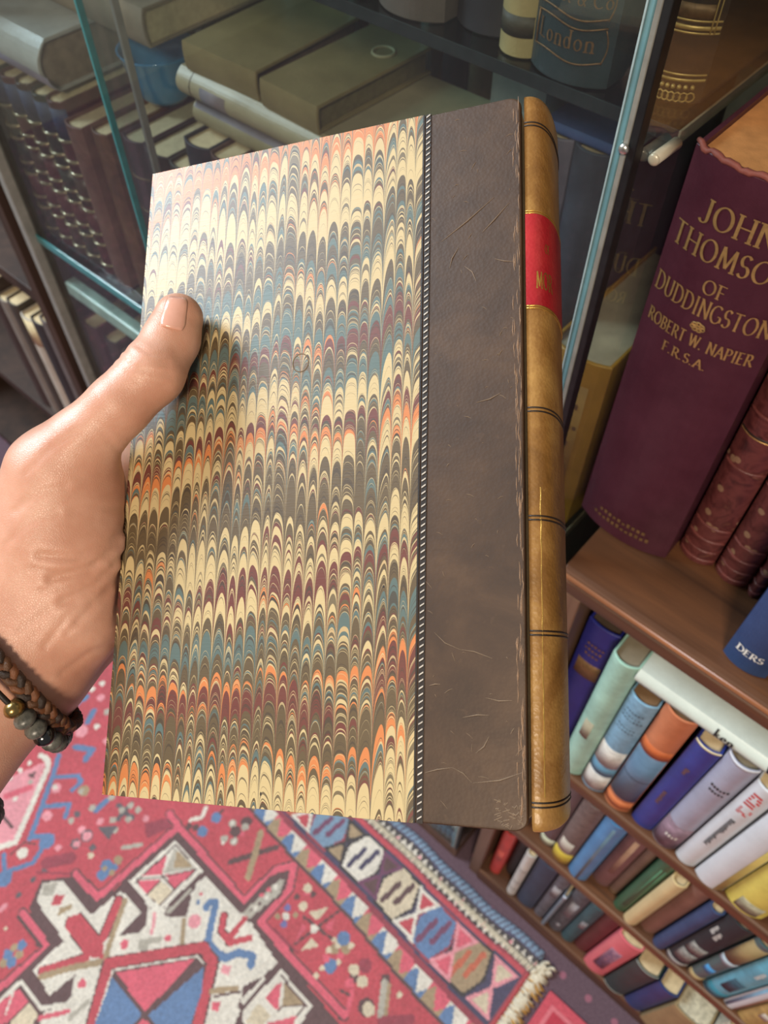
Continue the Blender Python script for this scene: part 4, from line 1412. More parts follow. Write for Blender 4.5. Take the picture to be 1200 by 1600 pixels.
dg_ = MB()
for zb, zt in ((.0120, .0275), (.0315, .0470)):
    for z_ in (zb, zt):
        dg_.tube([dpt(.003 + .039 * i / 20, z_ + .0012 * math.sin(i * .35)) for i in range(21)], .0004, 5)
    dg_.tube([dpt(.004, zb), dpt(.0035, (zb + zt) / 2), dpt(.004, zt)], .0004, 5)
    dg_.tube([dpt(.0415 + .0016 * math.sin(a * math.pi / 9), zb + (zt - zb) * a / 9) for a in range(10)], .0004, 5)
for k in range(5):
    dg_.tube([dpt(.007 + .0075 * k + .003 * math.cos(a * .5) * (1 - a / 26), .060 + .004 * math.sin(a * .5) * (1 - a / 26)) for a in range(20)], .0004, 5)
dg_.build('gilt_tooling', dim_gold, db, True)
vel = cloth('vellum_tan_band', 170, 152, 104, rough=.45)
shelf_book('slender tan book with dark bands on its spine beside the teal-grey one', (-.2560, .066, SA), .0210, .200, .15, vel, .005, None, .002, GA, [(.010, .020, cloth('dark_olive_band', 66, 60, 44)), (.045, .056, cloth('dark_olive_band', 66, 60, 44)), (.095, .106, cloth('dark_olive_band', 66, 60, 44))])
shelf_book('black book with a bright yellow-green panel on its spine', (-.2940, .078, SA), .0370, .205, .15, cloth('soft_black_cloth', 44, 42, 46), .008, None, .002, GA, [(.032, .15, cloth('acid_green_panel', 168, 166, 40), .002, .035)])
shelf_book('grey-brown book with a pale pink paper panel drawn with branches', (-.3440, .068, SA), .0490, .200, .15, cloth('grey_brown_cloth', 92, 82, 74), .010, None, .002, GA, [(.016, .15, cloth('pale_pink_panel', 190, 160, 132, vary=.25, scale=90), .002, .048)],
           [('ticks', 3, .012, .012, .034, dict(step=.011), black_ink), ('ticks', 4, .009, .010, .050, dict(step=.008), black_ink)])
shelf_book('black book with gold lines at its foot near the middle of the upper glass shelf', (-.3960, .064, SA), .0500, .21, .10, cloth('soft_black_cloth', 44, 42, 46), .008, None, .002, GA, [(.006, .008, gold_ink), (.012, .013, gold_ink)])

# standing under the upper glass shelf
pgr = cloth('pale_green_grey_cloth', 128, 148, 146, rough=.4)
shelf_book('pale grey-green book standing under the upper glass shelf', (-.2850, .105, SB), .0390, .310, .16, pgr, .004, None, .002, GB)
yel_b = cloth('mustard_jacket', 196, 140, 36, rough=.45)
shelf_book('mustard-yellow jacketed book inside the cabinet corner', (-.1460 - .046, .070, SB), .046, .172, .13, yel_b, .006, mat('cream_page_top', rgb(196, 180, 146), .7), .0022, GB, [(.02, .15, cloth('ochre_panel', 170, 124, 52), .006, .036)],
           [('ticks', 5, .006, .011, .128, dict(step=.0046), cloth('brown_print', 112, 84, 48)), ('ticks', 6, .006, .010, .108, dict(step=.0044), cloth('brown_print', 112, 84, 48)), ('ticks', 5, .006, .011, .09, dict(step=.0044), cloth('brown_print', 112, 84, 48)), ('ticks', 1, .006, .020, .05, dict(step=.0044), cloth('brown_print', 112, 84, 48))])
lavs = [cloth('grey_violet_cloth', 104, 98, 110, vary=.3), cloth('dark_slate_cloth', 66, 70, 80, vary=.3)]
shelf_book('grey-violet book standing next to the pale grey-green one', (-.2440, .100, SB), .0240, .285, .15, lavs[0], .005, None, .002, GB)
shelf_book('dark slate book standing behind the mustard-yellow one', (-.2190, .100, SB), .0240, .285, .15, lavs[1], .005, None, .002, GB)
shelf_book('blue pamphlet lying on top of the grey-violet and slate books', (-.2420, .100, SB + .285 + .0065), .0060, .048, .14, cloth('pamphlet_blue', 70, 92, 142), .001, None, .0012, GB, lying=True)
shelf_book('off-white book with a blue top edge in the back corner of the cabinet', (-.1760, .206, SB), .0270, .306, .085, cloth('off_white_cloth', 190, 182, 162), .003, mat('blue_page_top', rgb(60, 124, 180), .6), .0012, GB, inset=.0008)

# the lying stack of vellum books on a standing row
vl = [cloth('pale_vellum', 160, 148, 118, rough=.4, vary=.12, scale=40), cloth('grey_vellum', 144, 132, 100, rough=.4, vary=.14, scale=40)]
stain = cloth('violet_grey_stain', 132, 122, 126, vary=.25)
rowc = [(72, 40, 40), (58, 44, 34), (66, 58, 46), (46, 44, 50), (84, 56, 44), (60, 34, 38), (74, 66, 54), (52, 40, 36), (70, 46, 36), (58, 54, 50), (80, 62, 46), (48, 36, 36)]
names_ = ['dark red', 'dark brown', 'olive brown', 'charcoal', 'chestnut', 'wine red', 'drab', 'umber', 'russet', 'grey', 'fawn', 'black-brown']
xx = -.622
ROWTOP = .200
for k, (c_, nm) in enumerate(zip(rowc, names_)):
    wd = (.030, .034, .028, .032, .026, .036, .024, .030, .028, .022, .020, .020)[k]
    hh = ROWTOP if k >= 3 else .170
    if xx + wd > -.305:
        break
    shelf_book('%s leather book standing in the row under the vellum stack' % nm, (xx, .042, SB), wd - .0008, hh, .125, cloth('row_%s_leather' % nm.replace(' ', '_').replace('-', '_'), *c_, vary=.3), .005, None, .002, GB, ridges=[(hh * q, dim_gold, .001) for q in (.2, .4, .6, .8)])
    xx += wd


def lying_book(label, x0, x1, ztop, thick, yfront, depth, cover, bulge, bands=(), rz=0.0, **k):
    o = shelf_book(label, (x0, yfront, ztop), thick, x1 - x0, depth, cover, bulge, lying=True, bands=bands, group='vellum books lying in the stack', **k)
    o.rotation_mode = 'XYZ'
    o.rotation_euler = (0, math.radians(90), 0)
    if rz:
        o.rotation_euler = Matrix.Rotation(rz, 3, 'Z').to_4x4().to_euler() if False else (Matrix.Rotation(rz, 4, 'Z') @ Matrix.Rotation(math.radians(90), 4, 'Y')).to_euler()
    return o


Z0 = SB + ROWTOP
lying_book('lowest pale vellum book of the lying stack', -.532, -.285, Z0 + .0220, .0215, .064, .11, vl[1], .008, [(.002, .240, stain, .0005, .005)])
lying_book('second pale vellum book of the lying stack, with a violet stain', -.540, -.290, Z0 + .0450, .0222, .060, .11, vl[0], .008, [(.028, .056, stain, .006, .018), (.016, .0166, black_line)])
tb = cloth('tan_vellum_cover', 132, 116, 78, rough=.36, vary=.16, scale=30)
brp = mat('brown_page_edge', rgb(92, 72, 56), .7, 0, .2, 200, .4)
lying_book('tan vellum book lying on the stack nearest the blue bowl', -.530, -.453, Z0 + .0660, .0205, .058, .11, tb, .0012, rz=.03, pages=brp)
l2 = lying_book('tan vellum book with a round stamp lying on the stack', -.447, -.389, Z0 + .0650, .0195, .058, .115, tb, .0012, rz=-.03, pages=mat('olive_page_edge', rgb(108, 96, 62), .7, 0, .2, 200, .4))
MB().tube([(-.0002, .085 + .008 * math.sin(a * math.pi / 16), .038 + .008 * math.cos(a * math.pi / 16)) for a in range(32)], .0011, 6, True).build('round_stamp', cloth('pale_stamp', 180, 166, 130), l2, True)
# tall brown books against the cabinet back
for k, c_ in enumerate([(66, 52, 44), (82, 62, 46), (58, 40, 32), (96, 78, 58), (44, 40, 44), (110, 86, 62), (62, 34, 34), (84, 60, 48)]):
    nm = ['first', 'second', 'third', 'fourth', 'fifth', 'sixth', 'seventh', 'eighth'][k]
    hh = .300 - .006 * (k % 3)
    shelf_book('%s tall %s book behind the vellum stack, counted from the blue bowl' % (nm, ['brown', 'tan-brown', 'dark brown', 'drab', 'black', 'fawn', 'wine-red', 'chestnut'][k]), (-.512 + .0262 * k, .212, SB), .0250, hh, .080, cloth('tall_back_%d' % k if False else 'tall_%s_cloth' % ['brown', 'tan', 'umber', 'drab', 'black', 'fawn', 'wine', 'chestnut'][k], *c_, vary=.3), .005, None, .002, 'tall books against the cabinet back')
# blue glass bowl
prof = [(.0, .002), (.022, .002), (.030, .010), (.036, .030), (.041, .050), (.0425, .0525), (.0400, .0520), (.0345, .031), (.0285, .012), (.021, .005), (.0, .005)]
bv_, bf_ = [], []
for i, (r_, z_) in enumerate(prof):
    for k in range(32):
        a = k * math.pi / 16
        bv_.append((r_ * math.cos(a), r_ * math.sin(a), z_))
for i in range(len(prof) - 1):
    for k in range(32):
        bf_.append((i * 32 + k, i * 32 + (k + 1) % 32, (i + 1) * 32 + (k + 1) % 32, (i + 1) * 32 + k))
bn = NT('blue_glass')
bp = bn.pbr(rgb(70, 138, 182), .08, 0.0, None, .6, .4, .05)
bowl = mesh_obj('bowl', bv_, bf_, bp, None, True)
bowl.scale = (.82, .82, .86)
bowl.location = (-.634, .104, SB + .1705 + .0008)
tag(bowl, 'small blue glass bowl standing on books beside the vellum stack', 'bowl')

# leather bound set at the left of the lower glass shelf
olive_l = [leather('set_leather_red', rgb(84, 40, 38), rgb(58, 28, 28), rgb(112, 60, 54), .3, .2), leather('set_leather_green', rgb(52, 54, 42), rgb(36, 38, 30), rgb(80, 80, 60), .3, .2), leather('set_leather_brown', rgb(70, 52, 38), rgb(48, 36, 26), rgb(100, 78, 56), .3, .2)]
band_m = mat('polished_raised_band', rgb(150, 134, 98), .2, .6, .4, 120, .05, .8, .6, .08)  # pale gold colour stands in for bright highlights on the bands
ord_ = ['first', 'second', 'third', 'fourth', 'fifth']
for k in range(5):
    x0 = -.8030 + .0248 * k
    h = .182 - .002 * (k % 2)
    m1, m2 = olive_l[(k * 2 + 1) % 3], olive_l[(k + 1) % 3]
    shelf_book('%s %s leather volume with gilt raised bands, counted from the cabinet end' % (ord_[k], ['green', 'red', 'brown', 'green', 'olive'][k]), (x0, .0285, SB), .0240, h, .125, m1, .0085, None, .002, GB,
               [(h * .80, h * .965, cloth('navy_label', 40, 50, 80)), (h * .44, h * .60, m2), (h * .24, h * .40, olive_l[0])],
               ridges=[(h * q, band_m, .0021) for q in (.06, .20, .27, .41, .48, .62, .69, .80)])
shelf_book('red-brown leather book with a bare spine beside the leather set', (-.6780, .022, SB), .0260, .170, .14, leather('bare_red_brown', rgb(116, 80, 66), rgb(86, 54, 44), rgb(140, 104, 88), .45, .2), .004, None, .002, GB)
shelf_book('scuffed chestnut leather book next to the bare red-brown one', (-.6500, .030, SB), .0240, .170, .14, leather('scuffed_chestnut', rgb(104, 70, 46), rgb(74, 46, 30), rgb(136, 100, 70), .45, .2), .004, None, .002, GB)
# silver-grey volume lying across the set
gl_b = cloth('silver_grey_vellum', 168, 166, 158, rough=.28, vary=.12)
o = shelf_book('silver-grey vellum book lying across the leather set', (-.806, .034, SB + .182 + .0470), .0440, .116, .16, gl_b, .014, mat('brown_grey_leaves', rgb(130, 112, 92), .7, 0, .3, 90, .4), .0028, GB, [(.002, .126, cloth('lavender_shade', 150, 144, 164), .024, .036)], lying=True)
o2 = shelf_book('brown grey book lying on top of the silver-grey vellum one', (-.796, .080, SB + .182 + .0470 + .0310), .030, .19, .14, cloth('mottled_brown_board', 146, 130, 108, vary=.3, scale=30), .003, None, .002, GB, [], lying=True)

# foot of the cabinet
low = [((78, 44, 46), .030), ((70, 60, 54), .026), ((150, 142, 130), .008), ((96, 44, 50), .030), ((60, 48, 44), .034), ((92, 50, 52), .028), ((50, 46, 48), .030), ((84, 70, 56), .034), ((60, 36, 38), .030), ((72, 62, 50), .030), ((46, 52, 50), .03), ((86, 60, 44), .03)]
xx = -.800
lown = ['dark crimson', 'drab brown', 'slim grey', 'crimson', 'umber', 'brick red', 'charcoal', 'fawn brown', 'wine', 'olive brown', 'green-black', 'chestnut']
for k, ((c_, wd), nm) in enumerate(zip(low, lown)):
    hh = .290 - .012 * (k % 4)
    shelf_book('%s book on the cabinet shelf below the leather set' % nm, (xx, .020 + .006 * (k % 3), SC_), wd - .001, hh, .16, cloth('low_%s_cloth' % nm.replace(' ', '_').replace('-', '_'), *c_, vary=.3, scale=30), .004, None, .002, GC)
    xx += wd
for k, (c_, wd, hh, nm) in enumerate([((40, 52, 52), .034, .10, 'black-green'), ((150, 148, 138), .028, .09, 'grey-white'), ((52, 46, 42), .030, .11, 'dark brown'), ((60, 68, 72), .03, .1, 'slate'), ((70, 46, 40), .03, .1, 'russet')]):
    shelf_book('%s book standing on the cabinet floor next to the bookcase' % nm, (-.185 - .036 * k, .012, .048), wd, hh, .14, cloth('base_%s_cloth' % nm.replace('-', '_').replace(' ', '_'), *c_, vary=.3), .004, None, .002, 'books on the cabinet floor')

# ------------------------------------------------------------------ what stands past the cabinet
far = empty('side_bookcase', (0, 0, 0), 'dark wooden bookcase standing past the far end of the glass cabinet', 'bookcase')
MB().box(-.866, -.846, .0, .30, 0, 1.6, .001).build('side_panel', dark_wood, far)
MB().box(-1.60, -.866, .28, .30, 0, 1.6).build('back_panel', dark_wood, far)
for z_ in (.06, .40, .74, 1.1):
    MB().box(-1.60, -.866, .01, .28, z_ - .02, z_, .001).build('shelf', dark_wood, far)
MB().box(-1.62, -1.60, 0, .30, 0, 1.6, .001).build('side_panel', dark_wood, far)
xx = -.905
for k, (c_, wd, hh, nm) in enumerate([((96, 88, 86), .030, .27, 'grey'), ((44, 40, 42), .034, .25, 'black'), ((176, 168, 156), .030, .24, 'off-white'), ((60, 52, 46), .03, .25, 'umber'), ((120, 112, 104), .03, .24, 'stone grey'), ((58, 44, 40), .034, .26, 'dark brown')]):
    xx -= wd
    shelf_book('%s book in the dark bookcase past the cabinet' % nm, (xx, .02, .40), wd - .001, hh, .18, cloth('far_%s_cloth' % nm.replace('-', '_').replace(' ', '_'), *c_), .004, None, .002, 'books past the cabinet', [(hh - .05, hh - .002, cloth('cream_cap', 206, 190, 150))] if nm == 'off-white' else ())


# ------------------------------------------------------------------ the knotted rug
RUG_DRAW = """
d,1.57,-53.7 -26.6 -51.2 -26.9 -34.4 -27.5 -33.9 -20.7 -32.3 -18.4 -30.3 -21.3 -30.3 -27.8 -12 -28.1
d,1.57,-51 -27 -52.2 -42.6 -57.8 -42.7
d,1.57,-59.2 -51.7 -52.2 -51.8 -53.1 -61.8
p,1.05,-53.7 -26.6 -51.2 -26.9 -34.4 -27.5 -33.9 -20.7 -32.3 -18.4 -30.3 -21.3 -30.3 -27.8 -12 -28.1
p,1.05,-51 -27 -52.2 -42.6 -57.8 -42.7
p,1.05,-59.2 -51.7 -52.2 -51.8 -53.1 -61.8
d,0,-50.5 -27.6 -34 -27.8 -34 -22.1 -33.1 -20.5 -32 -19.8 -30.9 -21.9 -30.9 -28.1 -15.2 -29.1 -10.1 -29.5 -49.7 -64.8 -52.7 -63 -52.4 -60.5 -52.2 -51.5 -58.9 -50.8 -61.1 -46.9 -57.9 -43.6 -51.6 -42.9 -51.1 -40.1
w,0,-60.5 -47.1 -58.4 -44.7 -50.9 -44.8 -50.2 -39.4 -45.2 -39.2 -45.3 -43.7 -43.5 -41.4 -43.3 -39.8 -45 -38.1 -43.1 -37.2 -37.9 -41.4 -43.5 -47.3 -38.5 -54.3 -44.1 -59.3 -45.4 -57.3 -44 -54.9 -43.9 -53.6 -46 -51.4 -46.5 -55.4 -51.2 -55.3 -51.1 -49.7 -58.9 -49.3
d,0,-50.5 -39.3 -50.2 -38 -45.1 -38 -43.7 -39.5 -43.2 -41.2 -45.2 -43.6 -45.2 -39.2
d,0,-51.2 -55.3 -46.5 -55.4 -45.9 -51.3 -44.8 -53 -44.3 -54.5 -46.4 -57.1 -51.3 -57 -52 -55.6
w,0.63,-51.5 -61 -51.3 -57.2 -46.1 -57.3 -44.1 -54.8
g,0,-60.2 -47.2 -58.8 -45.3 -57.7 -47.2 -59.2 -48.3
d,0.29,-53.4 -47.3 -52.6 -48.4 -46.6 -48.7
r,0,-53.4 -47.3 -52.3 -45.7 -46.4 -45.7 -44.5 -47.1 -46.6 -48.7 -52.6 -48.4
d,0.25,-52.3 -45.7 -47.4 -45.6
d,1.68,-49.3 -40.5 -47.1 -44.9
r,1.22,-49.3 -40.5 -46.8 -45.6
t,0.84,-48.5 -40 -45.2 -45.6 -44.1 -47.1
d,1.47,-50 -54.4 -47 -49.5
r,1.16,-50.1 -54.3 -46.6 -48.9
t,0.94,-49.6 -54.9 -47.2 -51.2 -44 -47.2
r,0,-57.6 -46.8 -56.3 -45.7 -55.7 -47.2 -56.8 -48.1
t,0,-55.4 -47.4 -54.5 -45.8 -53.9 -46 -54.7 -48.6
p,1.26,-43.6 -43.8
p,1.26,-44.2 -51.3
g,1.68,-41.2 -42
p,0.63,-45.2 -58.1 -42.8 -54.8
g,0.73,-41.8 -55.1 -41.7 -52.2
p,0,-51.3 -61.2 -50.8 -58.1 -48.3 -57.9 -48.3 -61.4 -48.6 -62.9
c,0,-48.1 -61 -47.9 -58.1 -45.7 -58 -45.2 -59.7 -47.5 -61.7
w,0.29,-51.1 -58.6 -49.4 -61.1
w,0,-49.7 -28.7 -42.6 -28.8 -43.2 -37.2 -44.7 -37.9 -50.4 -37.8
d,0.27,-49.1 -29.2 -43.7 -29.3 -43.9 -36.7 -49.4 -37 -49.1 -29.2
g,0,-48.9 -29.4 -43.8 -29.3 -47.1 -33.2
t,0,-48.1 -29.6 -44.5 -29.5 -46.5 -31.7
p,0,-48.9 -31.1 -47.2 -33.6 -49.4 -35.7
p,0,-43.7 -29.5 -44 -33.7 -46.7 -33.2
p,0,-49.3 -36.8 -46.8 -34.3 -46.8 -37.1
c,0,-46.5 -34.2 -44 -33.9 -44.1 -36.7 -46.7 -37
d,0.2,-49.6 -36.6 -46.8 -33.7 -43.7 -29.4
d,0.18,-47.2 -33.6 -44 -33.7
d,0.18,-46.6 -34.3 -46.7 -37.2
w,0,-41.7 -29 -33.6 -29.1 -33.1 -23 -32.5 -20.8 -31.8 -20.8 -30.8 -22.8 -31.9 -28.7 -24 -29.9 -24.9 -35.4 -22.6 -40.7 -26.7 -44.3 -31.7 -36.3 -34.6 -36 -38.9 -40.9 -42.5 -40.1 -43.9 -37.3 -43 -36.5
g,0,-33.6 -28.9 -32.6 -21.3 -31.9 -20.8 -30.8 -22.8 -31.8 -28.8
d,0.44,-33.6 -28.9 -32.7 -21.3 -31.8 -20.7 -30.7 -22.8 -31.7 -28.8
w,0.79,-32.3 -26.9
w,0.79,-32.1 -24.7
w,0.79,-32.2 -22.7
p,0.7,-32.9 -24.9
p,0.7,-32.7 -23.6
d,0.44,-32.6 -27.5
d,0.44,-32.3 -26
d,0.44,-32.1 -23.6
d,0,-41.3 -32.2 -39.5 -34.9 -41.4 -36.7 -42.6 -36.9 -42.7 -35.6
d,1.14,-42.1 -36.4 -42.1 -31.6
g,0.59,-42.1 -36.4 -42 -31.9
b,1.05,-38.1 -32.1 -38.3 -31.3 -37.6 -30.4 -35.7 -33.1 -34.6 -34.7
b,1.14,-34.4 -34.9 -33 -35.1 -30.7 -34.8 -29.7 -32.9 -27.7 -31.7 -27 -32.8
d,1.25,-35.2 -30.9 -33.9 -32.6 -31.8 -32.8
r,0.96,-35.2 -30.9 -33.9 -32.6 -31.8 -32.8
r,0.96,-32.4 -29.1 -32.3 -32.6
r,0.91,-31.7 -32.9 -29.8 -30.3
p,0.64,-40.3 -31.3
b,0.73,-39.7 -32.3
q,1.91,-38 -34.5
p,1,-39.3 -38.8
p,1,-43.7 -43.6
t,0.68,-39.4 -35.4 -37 -37.9
q,0.5,-43.5 -37.9 -41.7 -40
g,0.91,-41.8 -41.9 -40.1 -39.7
d,2.01,-38.3 -54.2 -43.3 -47.1 -34.2 -36.1 -31.6 -36.3 -26.7 -43.8
r,1.49,-38.3 -54.2 -43.4 -47 -34.3 -36 -31.7 -36.3 -26.7 -43.8
w,0.26,-42.2 -47.2 -34.1 -37.5 -32.5 -37.3
w,0.26,-38.3 -53.3 -42 -47.4
p,0,-41.5 -47 -33.9 -37.7 -34.2 -47.4
b,0,-41.5 -47.7 -34.4 -47.8 -33.7 -50.5 -37.9 -54.3
b,0,-32.2 -37.6 -29.9 -39.9 -27.4 -44.9 -30.5 -47.7 -33.5 -47.2
p,0,-33.7 -47.9 -30.5 -47.7 -33.7 -50.5
d,0.39,-41.5 -47.2 -34.1 -47.5 -33.9 -50.3
d,0.39,-33.5 -37.7 -34.1 -47.5 -30.2 -47.4
q,0,-30.3 -35.6 -29.1 -34.8 -28.5 -35.9 -29.7 -36.5
p,0,-27.7 -39.8 -26.8 -39 -26.2 -40.1 -27.1 -40.6
t,0.79,-28.9 -39 -26.4 -36.2
d,0.35,-28.1 -39.2 -25.7 -36.2
d,0,-25.9 -35.5 -24.6 -32.7 -24.3 -34.9 -24.6 -36.7
d,1.37,-24.2 -37 -23.6 -30.2
w,0.64,-24.4 -36.8 -24.2 -32.8
w,0,-23.3 -30.1 -16.2 -30.2 -16 -34.7 -19.2 -37.5 -22.5 -38.6 -23.5 -37.6
d,0.27,-22.6 -30.7 -17 -30.9 -17.3 -34
p,0,-22.1 -31 -19.7 -34.1 -22.2 -34.3
t,0,-21.5 -31 -17.4 -31 -19.6 -33.3
c,0,-22.6 -35.4 -20 -35.2 -19.9 -37.1 -22.2 -38.3
p,0,-19.7 -36.2 -17 -32.5 -16.7 -34.8 -19 -36.8
d,0.27,-19.7 -34.1 -19.5 -33.2 -17.3 -31.1
d,0.86,-40.4 -25 -38.9 -22.5 -36.4 -18.3
t,1.02,-40.1 -18.4 -38.3 -21.4 -36.5 -24.6
d,1.82,-43.3 -21.2
d,1.82,-43.1 -18.9
g,1.27,-44.7 -20.6
g,1.27,-42.7 -19.6
g,1.27,-43.8 -23.2
g,1.27,-42.3 -22.4
p,0.82,-42.2 -20.7
w,0.64,-44.7 -20.6
w,0.64,-42.3 -22.4
w,0.64,-43.5 -23.7
w,0.64,-50.3 -24.9 -49.2 -23.4 -49.9 -21.9
d,0.46,-47.6 -22.6 -47.4 -20.3
b,1.73,-47.4 -21.8
b,1.73,-47.4 -24.8
d,1.14,-49.7 -25.7
d,1.14,-48.7 -25.1
q,0,-79.1 -40.8 -77 -35.4 -74.9 -37.7 -69.4 -45.9 -70.8 -48.7 -78.8 -43.5
p,1.05,-76.9 -43.3 -75.1 -39.6
w,0.94,-78.5 -35.2 -76.8 -34.9 -75.7 -35.8 -69.2 -46.5 -70.6 -48.8
b,0.88,-76.2 -33.1 -74.2 -35.6 -68.6 -43.5 -68 -44.6
b,0.8,-73.6 -36 -70.6 -33 -69.5 -33.2 -69.4 -35.2
b,0.8,-70.5 -39.9 -67.8 -36.9 -66.5 -38.6
b,2.6,-65.5 -42.9
b,0.76,-68.2 -44.5 -66.3 -42.5
b,0.76,-65.2 -43.8 -64.3 -46.4 -66.1 -49.6
b,2.44,-65.7 -50.8
b,0.76,-68.9 -48.9 -66.4 -50.3
b,0.63,-71.9 -30.2 -72.1 -29.2
d,0.25,-66.5 -44.4 -68.1 -45.5 -68.1 -48.2
w,1.76,-66.9 -46.7
q,1.68,-68.9 -40.5
q,1.68,-71.7 -36.8
w,0.84,-72 -36.8
w,0.84,-78.8 -37.3
w,0.84,-79 -39.2
w,0.84,-79.1 -41.1
w,0.84,-75.4 -42.5
d,0,-77.3 -38.8 -76.8 -37.2 -76 -38.5
d,0.5,-75 -45.5 -71.7 -45.4
g,0.84,-75.9 -39.1
b,1.05,-63.6 -34.6 -63.4 -32.1
g,1.18,-63.3 -31.4
g,1.18,-64.3 -34.7
x,0.76,-61.4 -31.5 -57.9 -31.2
x,0.76,-59.9 -29.9 -59.5 -32.9
g,1.09,-59.8 -30.1
g,1.09,-60.2 -31.6
g,1.09,-60.1 -33.6
g,1.09,-58.2 -31.8
g,1.09,-58.5 -34.3
g,1.09,-58.2 -29.7
x,0,-61.1 -36 -58.7 -33.6 -58 -36
q,1.09,-61.5 -35.1
q,1.09,-56.1 -29.7
t,1.93,-67.8 -33.9
g,1.01,-68.1 -34.3
g,1.01,-65.2 -38.3
x,1.09,-65.4 -37
q,1.26,-62.7 -38
x,2.02,-61.2 -38
q,1.43,-61.2 -38
x,1.68,-61.6 -40
q,1.09,-61.4 -39.9
q,1.09,-63.2 -42.3
g,0.71,-55.2 -35.2 -53.4 -32.9
x,1.09,-59 -38.5
c,1.01,-58.2 -39.4
b,1.89,-55 -38.7
b,1.89,-54.4 -39.9
b,1.26,-53.8 -38
t,1.43,-54.3 -36.9
t,0.92,-54.9 -39.1
t,0.92,-53.5 -38.8
x,0.92,-62 -45.7
x,0.92,-61.3 -43.2
x,0.92,-62.1 -47.8
x,0.92,-61.9 -50.7
m,0.34,-62.6 -46.8 -58.4 -43.3
m,1.89,-62.6 -44.9 -60.4 -41.9
q,0.55,-64.8 -23.3 -61.5 -29.6
m,0,-55.6 -30.4 -53.6 -27.3 -51.6 -27.7 -53.5 -31.7
b,1.51,-55.4 -54.4
b,1.51,-55.9 -56.5
b,1.51,-54.6 -56.8
t,1.18,-56 -55.4
t,1.18,-54.6 -55.4
t,1.18,-55.4 -57.7
c,0.59,-59.2 -54.8
q,0.63,-62.2 -54 -62.1 -52.9
d,0.38,-59.3 -52.6 -53.2 -52.7
c,1.37,-28.2 -19.4
c,1.37,-26.9 -21.7
d,1,-28.6 -21.4
d,1,-26.9 -19.4
p,0.46,-28 -20.4 -27.4 -19.8
v,1,-28.6 -23.5
v,1,-27.3 -25.5
w,1.09,-27.9 -24.5
t,0.91,-28.8 -25.4
t,0.91,-26.9 -23.4
m,0.36,-29.6 -27.1 -23 -26.9
d,0.46,-25.7 -22.7 -20.3 -22
d,0.36,-22.2 -18.5 -24.1 -26.4
c,0,-25.7 -21.8 -23.8 -19.1 -23.7 -21.6
c,0,-22.8 -26.5 -22.7 -23.9 -21.1 -24
w,1.27,-23.3 -22.8
p,0,-25.3 -23.4 -24.2 -23.7 -24.1 -26.1
p,0,-22.3 -21.5 -22 -19.6 -21 -21.3
t,1.55,-19.1 -22.7
t,1.55,-17.8 -21.6
c,1,-19 -21.9
c,1,-17.4 -20.7
c,1,-19.6 -23.4
b,2,-19 -20.8
b,2,-17.9 -24.8
p,1.09,-19.1 -24.5
p,1.09,-17.7 -22.9
c,0.82,-18.7 -25.8
c,0.82,-19.9 -21.8
c,0.82,-17.3 -23.6
c,0.82,-18.6 -27.1
m,2,-14 -21.2
d,1.37,-14.2 -23.6
c,1.64,-14.9 -22.8
c,1.64,-12.9 -23.1
p,1.37,-14.2 -24.5
p,0.59,-13.2 -24.9 -11.8 -27.6
d,0.41,-14.6 -26.1 -13.3 -25.7
d,1.37,-10.5 -20.5 -8 -23.8
g,0.91,-10.4 -20.9 -7.8 -24.8
t,0.59,-9.6 -20.7 -7.4 -24
d,2.46,-10.2 -25.1
c,1.91,-9.8 -25.1
c,0.91,-7.6 -20.7
c,0.91,-11.5 -30.9
m,1.37,-7.3 -25 -4.4 -22
b,1.18,-81.9 -25.2 -81.6 -23.4
b,1.08,-77.4 -26.1 -78.3 -24.1
b,1.08,-75.2 -30.3 -72.6 -28.6 -72.1 -30.4
q,1.97,-80.3 -28.2
q,2.28,-76.8 -27.8
w,1.02,-81.5 -19.8
w,1.02,-81.9 -21.7
w,1.02,-75.4 -25.5
g,1.18,-76.3 -22.6
q,1.42,-71.9 -25.9
q,1.42,-79.4 -21.7
b,0.79,-69.1 -28 -69 -26.6
t,1.18,-73.4 -24
"""
RUG_COL = {'w': (214, 208, 196), 'c': (204, 190, 164), 'g': (170, 164, 152), 't': (158, 136, 106), 'p': (206, 86, 106), 'r': (182, 64, 78), 'q': (218, 142, 152), 'm': (142, 52, 70),
           'd': (86, 58, 62), 'x': (88, 82, 90), 'b': (86, 118, 160), 'v': (104, 104, 158), 'n': (58, 54, 86), 'k': (44, 40, 46), 'y': (206, 164, 92), 's': (112, 140, 166), 'o': (190, 96, 70), 'u': (106, 56, 90)}
KEYS = list(RUG_COL)
KI = {k: i for i, k in enumerate(KEYS)}
G = .25                                       # one knot, cm
RX0, RX1, RY0, RY1 = -110.0, 5.5, -95.0, -1.6
nxr, nyr = int((RX1 - RX0) / G), int((RY1 - RY0) / G)
cx_r = RX0 + (np.arange(nxr) + .5) * G
cy_r = RY0 + (np.arange(nyr) + .5) * G
XX, YY = np.meshgrid(cx_r, cy_r, indexing='ij')
img = np.full(XX.shape, KI['r'])


def pip(poly):
    """grid mask of a polygon"""
    m = np.zeros(XX.shape, bool)
    n = len(poly)
    for i in range(n):
        (x1, y1), (x2, y2) = poly[i], poly[(i + 1) % n]
        if y1 == y2:
            continue
        c = ((YY < y1) != (YY < y2)) & (XX < (x2 - x1) * (YY - y1) / (y2 - y1) + x1)
        m ^= c
    return m


